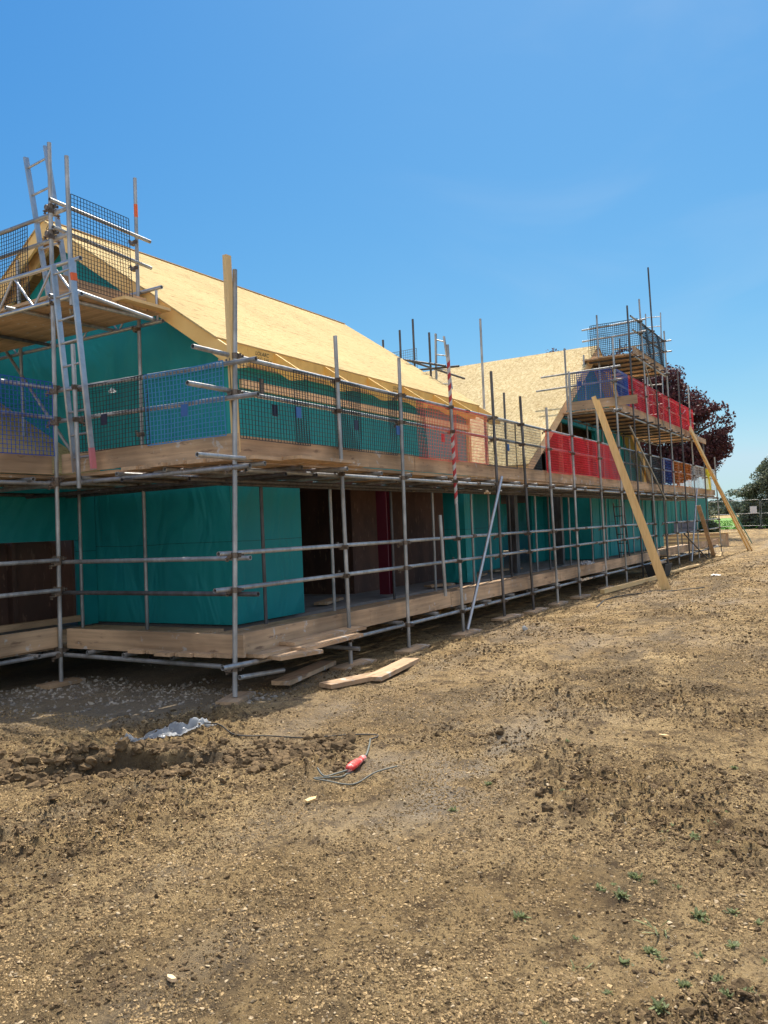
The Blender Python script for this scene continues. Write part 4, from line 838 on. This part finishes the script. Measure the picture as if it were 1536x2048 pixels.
# grey rubble tub with a board on it
t=thing('mortar_tub','dark grey mortar tub beside the foot of the leaning timbers','tub',(16.6,-.38,.03))
m=MB()
def ftub(z,a,b): return [(-a,-b,z),(a,-b,z),(a,b,z),(-a,b,z)]
m.v+=[(16.6+x,-.38+y,.03+z) for (x,y,z) in ftub(0,.34,.20)+ftub(.34,.45,.28)+ftub(.34,.42,.25)+ftub(.06,.32,.18)]
for q in ((0,3,2,1),(0,1,5,4),(1,2,6,5),(2,3,7,6),(3,0,4,7),(4,5,9,8),(5,6,10,9),(6,7,11,10),(7,4,8,11),(8,9,13,12),(9,10,14,13),(10,11,15,14),(11,8,12,15),(12,13,14,15)): m.face(q)
part('tub_body',m,'rubber',t)
board(16.6,-.38,.375,.95,'x','short board laid across the grey mortar tub',None)
# water bottle and litter
def bottle(p,rz,label):
    m=MB(); m.bore=False; d=Vector((math.cos(rz),math.sin(rz),0)); p=Vector(p); m.tube(p,p+d*.15,.033,12,False); m.tube(p+d*.15,p+d*.195,.033,12,False,.013); t=thing('plastic_bottle',label,'bottle',p); part('bottle_body',m,'film',t); c=MB(); c.bore=False; c.tube(p+d*.195,p+d*.215,.016,10,False); part('cap',c,'plate_blue',t)
bottle((5.35,-.90,gz(5.3,-.9)+.03),.5,'empty clear bottle lying on the soil in front of the scaffold')
def crumple(name,cx,cy,z,wx,wy,rz,amp,mt,label,cat,n=26,sd=3,loc=None):
    u,v=np.meshgrid(np.linspace(-1,1,n),np.linspace(-1,1,n),indexing='ij'); ca,sa=math.cos(rz),math.sin(rz)
    X=u*wx*(1+.25*vn(u*2+9,v*2,sd)); Y=v*wy*(1+.35*vn(u*3,v*2+5,sd)); H=np.abs(fbm(u,v,2.2,4,sd))*amp*(1.1-.6*(u*u+v*v)/2)
    x=cx+X*ca-Y*sa; y=cy+X*sa+Y*ca; zz=(height(x,y) if z is None else z)+.006+H
    i=np.arange(n*n).reshape(n,n); F=np.stack([i[:-1,:-1],i[1:,:-1],i[1:,1:],i[:-1,1:]],-1).reshape(-1,4)
    P=np.stack([x-cx,y-cy,zz-float(zz.min())],-1).reshape(-1,3); return link(name,npmesh(name,P,F,[mt],True),label,cat,loc=(cx,cy,float(zz.min())))
crumple('plastic_sheet',-1.22,-.42,None,.27,.085,R_(-22),.09,'film','scrap of crumpled clear film snagged on the earth bank','plastic sheet')
crumple('plastic_sheet',-1.62,-.27,None,.09,.04,R_(-60),.05,'film','small torn strip of clear film left of the larger piece','plastic sheet',sd=8)
crumple('plastic_bag',11.4,-.02,.66,.22,.10,0,.16,'film','clear bag resting against the low toe board by the leaning timbers','bag',sd=5)
crumple('rag',11.3,.0,.33,.34,.06,0,.10,'cream','frayed rag of insulation hanging on the low ledger','rag',sd=6)
crumple('rag',.05,1.70,3.24,.035,.02,R_(90),.11,'film','knotted shred of clear film tied on the near gable guard rail','rag',n=14,sd=12)
crumple('rag',6.35,.05,2.12,.06,.03,R_(0),.14,'cream','small rag dangling under the first floor walkway by the steel prop','rag',n=14,sd=14)
crumple('paper_scrap',17.3,-1.7,None,.16,.10,.3,.06,'white_sign','white scrap of paper on a soil heap beyond the leaning timbers','paper',n=12,sd=4)
def chip(x,y,rz,L,wd,lb,mt='pine_x'):
    m=MB(); m.prism([(-L/2,-wd/2),(L*.2,-wd*.6),(L/2,0),(L*.1,wd/2),(-L*.4,wd*.3)],2,0,.012); o=solo('wood_chip',m,mt,lb,'wood chip',loc=(0,0,0)); o.location=(x,y,gz(x,y)+.006); o.rotation_euler=(.1,.1,rz)
chip(-2.14,-2.40,R_(5),.13,.035,'yellow splinter of board lying below the red handle'); chip(-.05,-5.02+1.0,.8,.09,.05,'pale wood chip on the soil at right'); chip(-4.0,-3.12,1.2,.06,.02,'thin orange tipped splinter at the bottom edge','cream'); chip(-3.7,-4.62,2.0,.05,.025,'white flake of wood at the bottom edge near the weeds','white_sign')
# red handle with frayed cords
t=thing('cord_grip','red moulded plastic grip with frayed grey cord on the soil','cord grip',(-1.42,-2.26,gz(-1.42,-2.26)))
zz=gz(-1.42,-2.26)
P=[(-1.555,-2.285,.030,.020),(-1.52,-2.28,.034,.032),(-1.46,-2.268,.036,.036),(-1.38,-2.255,.036,.030),(-1.33,-2.248,.036,.019),(-1.315,-2.245,.037,.026),(-1.285,-2.24,.038,.024)]
m=MB(); m.bore=False
rings=[]
for (x,y,z,r) in P:
    i=len(m.v); rings.append(i)
    for k in range(12): a=2*math.pi*k/12; m.v.append((x+r*math.cos(a)*-.15,y+r*math.cos(a),zz+z+r*.75*math.sin(a)))
for a,b in zip(rings[:-1],rings[1:]):
    for k in range(12): l=(k+1)%12; m.face((a+k,b+k,b+l,a+l),True)
m.face(tuple(range(rings[0],rings[0]+12))); m.face(tuple(range(rings[-1],rings[-1]+12))[::-1]); part('grip',m,'red_handle',t)
def cable(name,pts,r,mt,label,cat,parent=None,seg=7):
    P=[Vector((x,y,(gz(x,y)+dz) if parent is None or True else dz)) for x,y,dz in pts]; Q=[]
    for i in range(len(P)-1):
        p0=P[max(i-1,0)];p1=P[i];p2=P[i+1];p3=P[min(i+2,len(P)-1)]
        for s in range(6):
            t_=s/6; Q.append(.5*((2*p1)+(-p0+p2)*t_+(2*p0-5*p1+4*p2-p3)*t_*t_+(-p0+3*p1-3*p2+p3)*t_**3))
    Q.append(P[-1]); m=MB(); R0=[]
    for i,q in enumerate(Q):
        d=(Q[min(i+1,len(Q)-1)]-Q[max(i-1,0)]).normalized(); a=d.cross(Vector((0,0,1))).normalized(); b=a.cross(d); k0=len(m.v); R0.append(k0)
        zf=max(q.z,gz(q.x,q.y)+r*.5)
        for k in range(seg): an=2*math.pi*k/seg; m.v.append((q.x+a.x*r*math.cos(an)+b.x*r*math.sin(an),q.y+a.y*r*math.cos(an)+b.y*r*math.sin(an),zf+a.z*r*math.cos(an)+b.z*r*math.sin(an)))
    for a,b in zip(R0[:-1],R0[1:]):
        for k in range(seg): l=(k+1)%seg; m.face((a+k,b+k,b+l,a+l),True)
    m.face(tuple(range(R0[0],R0[0]+seg))); m.face(tuple(range(R0[-1],R0[-1]+seg))[::-1])
    if parent: return part(name,m,mt,parent)
    return solo(name,m,mt,label,cat)
cable('cord',[(-1.285,-2.24,.03),(-1.18,-2.20,.03),(-1.02,-2.12,.02),(-.86,-2.03,.02),(-.78,-1.98,.01)],.007,'cable','','',t); cable('cord',[(-1.55,-2.285,.02),(-1.66,-2.26,.015),(-1.74,-2.22,.02),(-1.70,-2.14,.02)],.006,'cable','','',t)
cable('cord',[(-1.50,-2.29,.01),(-1.66,-2.30,.01),(-1.82,-2.20,.012),(-1.80,-2.28,.01),(-1.70,-2.42,.01),(-1.52,-2.48,.01),(-1.35,-2.55,.012)],.005,'cable','','',t)
cable('black_cable',[(-1.05,-.5,.01),(-1.08,-.72,.01),(-1.15,-.95,.008),(-.98,-1.15,.01),(-.88,-1.45,.008),(-.72,-1.75,.01),(-.60,-1.92,.01),(-.70,-1.99,.012),(-.78,-1.98,.01)],.0055,'cableb','black cable snaking from the clear film towards the red grip','cable')
cable('black_cable',[(9.0,-.9,.01),(10.2,-.75,.01),(11.3,-.9,.01),(12.6,-1.6,.01),(13.2,-2.1,.01)],.012,'cableb','thin black cable on the soil below the leaning timbers','cable')
timber('loose_batten','thin stick lying on the soil right of the clear bottle',(5.9,-1.35,gz(5.9,-1.35)+.01),(6.7,-1.75,gz(6.7,-1.75)+.012),.02,.012,'board_x','stick')
# debris inside the ground floor walkway
for i,(x,y,L,rz,lb) in enumerate([(4.9,2.3,.9,.3,'offcut lying on the dark floor behind the maroon post'),(8.1,1.9,.6,-.4,'offcut on the floor by the board clad opening'),(10.6,2.3,1.4,.15,'plank lying in the recessed porch'),(12.9,2.5,1.2,-.2,'plank lying at the back of the recessed porch')]): board(x,y,.47,L,'x',lb,None,rz=rz)
# timber stack on bearers beyond the scaffold end
t=thing('timber_stack','stack of sawn boards on bearers beyond the far end of the scaffold','timber stack',(36,2,.1))
for k in range(6): m=MB(); m.box((35.6,.85+.05*(k%2),.20+k*.088),(36.5,5.2,.278+k*.088)); part('plank_layer',m,'board_y' if k%2 else 'pine_y',t)
m=MB(); m.box((35.55,-.35,.735),(35.8,5.2,.775)).box((35.82,.2,.735),(36.2,5.2,.77)); 
part('top_plank',MB().box((35.55,-.35,.735),(35.8,5.2,.775)),'pine_y',t); part('top_plank',MB().box((35.82,.2,.735),(36.2,5.2,.77)),'pine_y',t); part('bearer',MB().box((35.6,.62,.06),(36.4,.84,.72)),'board_z',t); part('bearer',MB().box((35.6,4.4,.06),(36.4,4.6,.20)),'board_z',t)
t=thing('crate_stack','stack of dark grey crates behind the timber stack','crate',(40.5,3.2,.15))
for k in range(3): part('crate',MB().box((40.2,2.9,.2+k*.4),(41,3.9,.57+k*.4)),'greybox',t)
# container
t=thing('shipping_container','teal corrugated metal container beyond the far wing','container',(43,6,.2))
m=MB(); y=3.3
while y<9: m.box((40.95,y,.35),(41.0,y+.10,2.62)); y+=.22
part('side_panel',m,'container',t); part('container_body',MB().box((41.0,3.2,.25),(47,9.2,2.66)),'container',t); part('corner_post',MB().box((40.9,3.15,.2),(41.02,3.3,2.7)),'container',t); part('top_rail',MB().box((40.92,3.3,2.6),(41.02,9.2,2.7)),'container',t)
# temporary fence
def fence(y0,y1,x,lb,sign=False):
    zb=gz(x,y0)+.05; t=thing('fence_panel',lb,'fence',(x,(y0+y1)/2,zb),'temporary wire fence panels by the field'); r=.014
    m=MB(); m.bore=False
    for a,b in (((x,y0,zb),(x,y0,zb+1.9)),((x,y1,zb),(x,y1,zb+1.9)),((x,y0+.06,zb+2),(x,y1-.06,zb+2)),((x,y0,zb+1.9),(x,y0+.06,zb+2)),((x,y1,zb+1.9),(x,y1-.06,zb+2)),((x,y0,zb+.2),(x,y1,zb+.2)),((x,y0,zb+1.05),(x,y1,zb+1.05))): m.tube(a,b,r,8,False)
    part('frame',m,'steel',t)
    m=MB(); m.bore=False; n=int((y1-y0)/.09)
    for k in range(1,n): yy=y0+(y1-y0)*k/n; m.box((x-.001,yy-.001,zb+.2),(x+.001,yy+.001,zb+2))
    for k in range(1,8): zz=zb+.2+k*.23; m.box((x-.0035,y0,zz-.002),(x-.002,y1,zz+.002))
    part('wire_mesh',m,'steel',t)
    part('foot',MB().box((x-.3,y0-.12,zb-.06),(x+.3,y0+.12,zb+.10)),'rubber',t)
    if sign: part('notice_board',MB().box((x-.03,y0+.18,zb+1.05),(x-.024,y0+.62,zb+1.55)),'white_sign',t)
    return t
fence(1.32,4.75,56.2,'wire fence panel with a white notice, beside the field gap',True); fence(-2.2,1.22,56.2,'wire fence panel in front of the hedge at the right edge'); fence(4.85,8.3,56.4,'wire fence panel partly hidden by the far end of the scaffold')

# ------------------------------------------------------------------ weeds
wd_=[(1245,665),(1335,665),(995,790),(860,838),(920,820),(950,875),(1130,628),(1120,658),(545,950),(765,1145),(1090,1090),(1265,940),(1100,1015),(765,1030),(1335,1200),(960,1130),(1265,1100),(1205,1250),(900,1250),(1440,1262),(1365,1300),(1500,975),(1525,1120),(1105,1355),(1310,600),(1370,548),(420,410),(1490,1300),(1240,680),(1010,800),(875,850),(1110,1110),(1060,1080),(1280,960),(1340,1215),(1460,1250),(1400,940),(1175,830),(1080,820),(1395,1070),(640,1370),(275,515),(715,485),(735,275),(1400,365),(1150,595)]
WP=[(-2.119,-3.981),(-2.034,-4.057),(-2.606,-4.1),(-2.8,-4.06),(-2.73,-4.08),(-2.79,-4.17)]
def unproj(px,py):
    d=F_+Rt*((px-768)/1640)-U_*((py-1024)/1640); t=-CAM.z/d.z; p=CAM+d*t; return p.x,p.y
def weed_mesh(n,s,blade=False):
    V=[];F=[]
    for k in range(n):
        a=rng.random()*6.283; el=.25+.8*rng.random(); L=s*(.5+.7*rng.random()); w_=L*(.16 if not blade else .05)
        d=np.array([math.cos(a)*math.cos(el),math.sin(a)*math.cos(el),math.sin(el)]); sd=np.array([-math.sin(a),math.cos(a),0]); o=np.array([rng.normal()*s*.25,rng.normal()*s*.25,0])
        pts=[o,o+d*L*.35+sd*w_,o+d*L*.75+sd*w_*.8+np.array([0,0,-.05*L]),o+d*L+np.array([0,0,-.15*L]),o+d*L*.75-sd*w_*.8+np.array([0,0,-.05*L]),o+d*L*.35-sd*w_]
        i=len(V); V+=[tuple(p) for p in pts]; F+=[(i,i+1,i+2,i+5),(i+5,i+2,i+3,i+4)]
    me=bpy.data.meshes.new('weed_tuft'); me.from_pydata(V,[],F); me.materials.append(M['weed']); return me
WM=[weed_mesh(34,.030),weed_mesh(20,.024),weed_mesh(50,.034),weed_mesh(9,.08,True)]
for i,(a,b) in enumerate(wd_):
    x,y=unproj(768+a/2,1360+min(b,1370)/2); o=bpy.data.objects.new('weed_tuft',WM[i%3 if i not in (12,9) else 3]); COL.objects.link(o); s=.7+.5*rng.random(); o.location=(x,y,gz(x,y)-.004); o.scale=(s,s,s); o.rotation_euler=(0,0,rng.random()*6.3)
    setp(o,'small grey green weed tuft rooted in the dry soil at lower right','weed','weed tufts in the bare soil')

# ------------------------------------------------------------------ trees
def crown(clumps,n,size,rg):
    P=[]; wts=np.array([c[3]*c[4]*c[5] for c in clumps])**.8; wts=wts/wts.sum()
    for c,wt in zip(clumps,wts):
        k=int(n*wt); d=rg.normal(size=(k,3)); d/=np.linalg.norm(d,axis=1)[:,None]; r=(.35+.75*rg.random(k)**.45)*(1+.22*np.sin(d[:,0]*7+c[0])*np.cos(d[:,1]*6+d[:,2]*5+c[1]))
        P.append(np.array(c[:3])+d*r[:,None]*np.array(c[3:6]))
    return np.concatenate(P)
def holes(P,f,th,s): 
    v=fbm(P[:,0]*.7+P[:,1],P[:,2]+P[:,1]*.35,f,3,s); return P[v>th]
def limb(m,p,q,r0,r1,rg,seg=7):
    p=Vector(p);q=Vector(q);pts=[p.lerp(q,k/4)+Vector(rg.normal(size=3)*(q-p).length*.035*(0<k<4)) for k in range(5)]
    for k in range(4): m.tube(pts[k],pts[k+1],r0+(r1-r0)*k/4,seg,False,r0+(r1-r0)*(k+1)/4)
def tree(name,label,cat,base,clumps,n,size,leaf,trunk_r,trunk_top,rg,hole=(.55,-.18),group=None):
    t=thing(name,label,cat,base,group)
    m=MB(); m.bore=False; limb(m,base,trunk_top,trunk_r,trunk_r*.6,rg,9)
    for c in clumps: limb(m,Vector(trunk_top)*.999,c[:3],trunk_r*.45,trunk_r*.08,rg,6)
    for c in clumps:
        for k in range(3): d=rg.normal(size=3); d/=np.linalg.norm(d); limb(m,c[:3],Vector(c[:3])+Vector(d*np.array(c[3:6])*.8),trunk_r*.14,trunk_r*.04,rg,5)
    part('trunk',m,'bark',t)
    P=crown(clumps,n,size,rg); P=holes(P,hole[0],hole[1],int(base[0])%50); V,F=leafquads(P,size,rg=rg); off=np.array(ROOT[t.name]); me=npmesh('crown',V-off,F,[leaf]); o=link('crown',me,parent=t); return t
rg=np.random.default_rng(5)
cl=[(45,4.4,7.6,2.,1.9,1.5),(45,2.9,6.8,1.8,1.25,1.3),(45,3.3,5.2,1.6,1.2,1.2),(45,5.4,9.0,2,1.4,1.3),(44.5,4.6,10.0-.4,1.3,.9,.9),(46,6.8,8.2,2,2,2),(46,6.2,5.8,1.8,1.6,1.5),(45,4.6,4.6,1.5,1.5,.9),(46,8.4,10.,2,1.8,1.6),(46,7.4,11.1,1.4,1.4,1.1),(46,10.0,10.6,1.6,1.4,1.4),(46,9.6,11.6,1.,1.2,.7),(45,1.95,7.2,1.0,.75,.8),(45,2.2,5.6,.9,.8,.7),(46,12.,11.75,1.0,1.1,1.0),(46,9,7.5,2,2,2),(46,11.5,9,2,2,2),(45,6.6,3.9,1.3,1.3,.8)]
tree('copper_beech','dark red copper beech rising behind the far gable scaffold','tree',(46,8.2,.3),cl,150000,.08,'leaf_red',.38,(46,8,4.2),rg,(.9,-.22))
cl=[(60,.3,4.2,1.8,1.5,1.4),(60,1.3,2.7,1.6,1.3,1.2),(61,-1.2,4.6,1.8,1.6,1.4),(60,2.4,3.35,1.1,.9,.45),(61,-.5,2.2,1.6,1.6,1.2),(60,3.2,3.2,.7,.7,.35),(60,1.6,1.7,1.2,1.3,.9),(60,2.6,1.2,.8,.6,.7),(62,-3,3.5,2,2,1.8)]
tree('willow_bush','tall silvery green willow bush at the right edge behind the fence','tree',(61,-.3,.5),cl,85000,.07,'leaf_silver',.14,(61,-.3,1.5),rg,(1.3,-.12))
cl=[(58.5,.6,1.25,1.,1.4,.75),(58.5,-1.4,1.4,1.2,1.6,.9),(59,2.2,1.0,.8,.9,.5),(59,-3.6,1.6,1.5,1.5,1.1)]
tree('hedge_bush','low dark green bush behind the wire fence at the right','bush',(58.7,-.4,.5),cl,26000,.06,'leaf_green',.06,(58.7,-.4,.9),rg,(1.5,-.2))
cl=[(50,4.9,2.4,1.5,1.2,1.2),(50,6.2,2.2,1.5,1.2,1.4),(50,4.1,1.5,1.0,.9,.8),(50,7.8,2.4,1.5,1.2,1.6)]
tree('hawthorn_bush','olive green bush between the container and the fence','bush',(50,5.6,.4),cl,16000,.07,'leaf_silver',.08,(50,5.6,1.2),rg,(1.3,-.15))
cl=[(44,2.7,.75,.7,.5,.45),(44,3.6,.8,.6,.6,.5)]
tree('bramble_bush','dark low bramble behind the timber stack','bush',(44,3.1,.2),cl,7000,.065,'leaf_green',.03,(44,3.1,.5),rg,(1.5,-.2))
cl=[(30,12.5,7.2,1.5,1.5,1.2),(31,14.5,7.6,1.6,1.6,1.3),(29,17,8.4,1.6,1.8,1.2)]
# far wood and hedge line
P=[]
yy=np.linspace(-60,420,260)
for y in yy: 
    h_=3.2+1.8*float(fbm(np.array([y]),np.array([0.]),.035,3,5)[0]); k=260; P.append(np.stack([470+rg.normal(size=k)*3,y+rg.normal(size=k)*2.2,1.1+rg.random(k)**.8*h_*1.25],1))
P=np.concatenate(P); V,F=leafquads(P,.9,rg=rg); link('far_hedge',npmesh('far_hedge',V,F,['leaf_far']),label='dark hedge line along the far edge of the golden field',cat='hedge',kind='stuff')
for i,(y,h_,r_) in enumerate([(62,8.5,9),(78,10,10),(96,8,9),(48,7,7),(35,7,8),(120,10,11),(14,6.5,7),(150,9,10)]):
    c=[(560,y+rg.normal()*r_*.3,1+h_*.62,r_,r_*.8,h_*.42),(560,y-r_*.6,1+h_*.45,r_*.7,r_*.6,h_*.35),(560,y+r_*.6,1+h_*.5,r_*.7,r_*.6,h_*.36)]
    tree('field_tree','rounded tree coloured pale for haze standing beyond the far hedge line','tree',(560,y,1),c,2600,1.1,'leaf_far',.5,(560,y,h_*.4),rg,(.2,-.6),'trees beyond the far hedge')
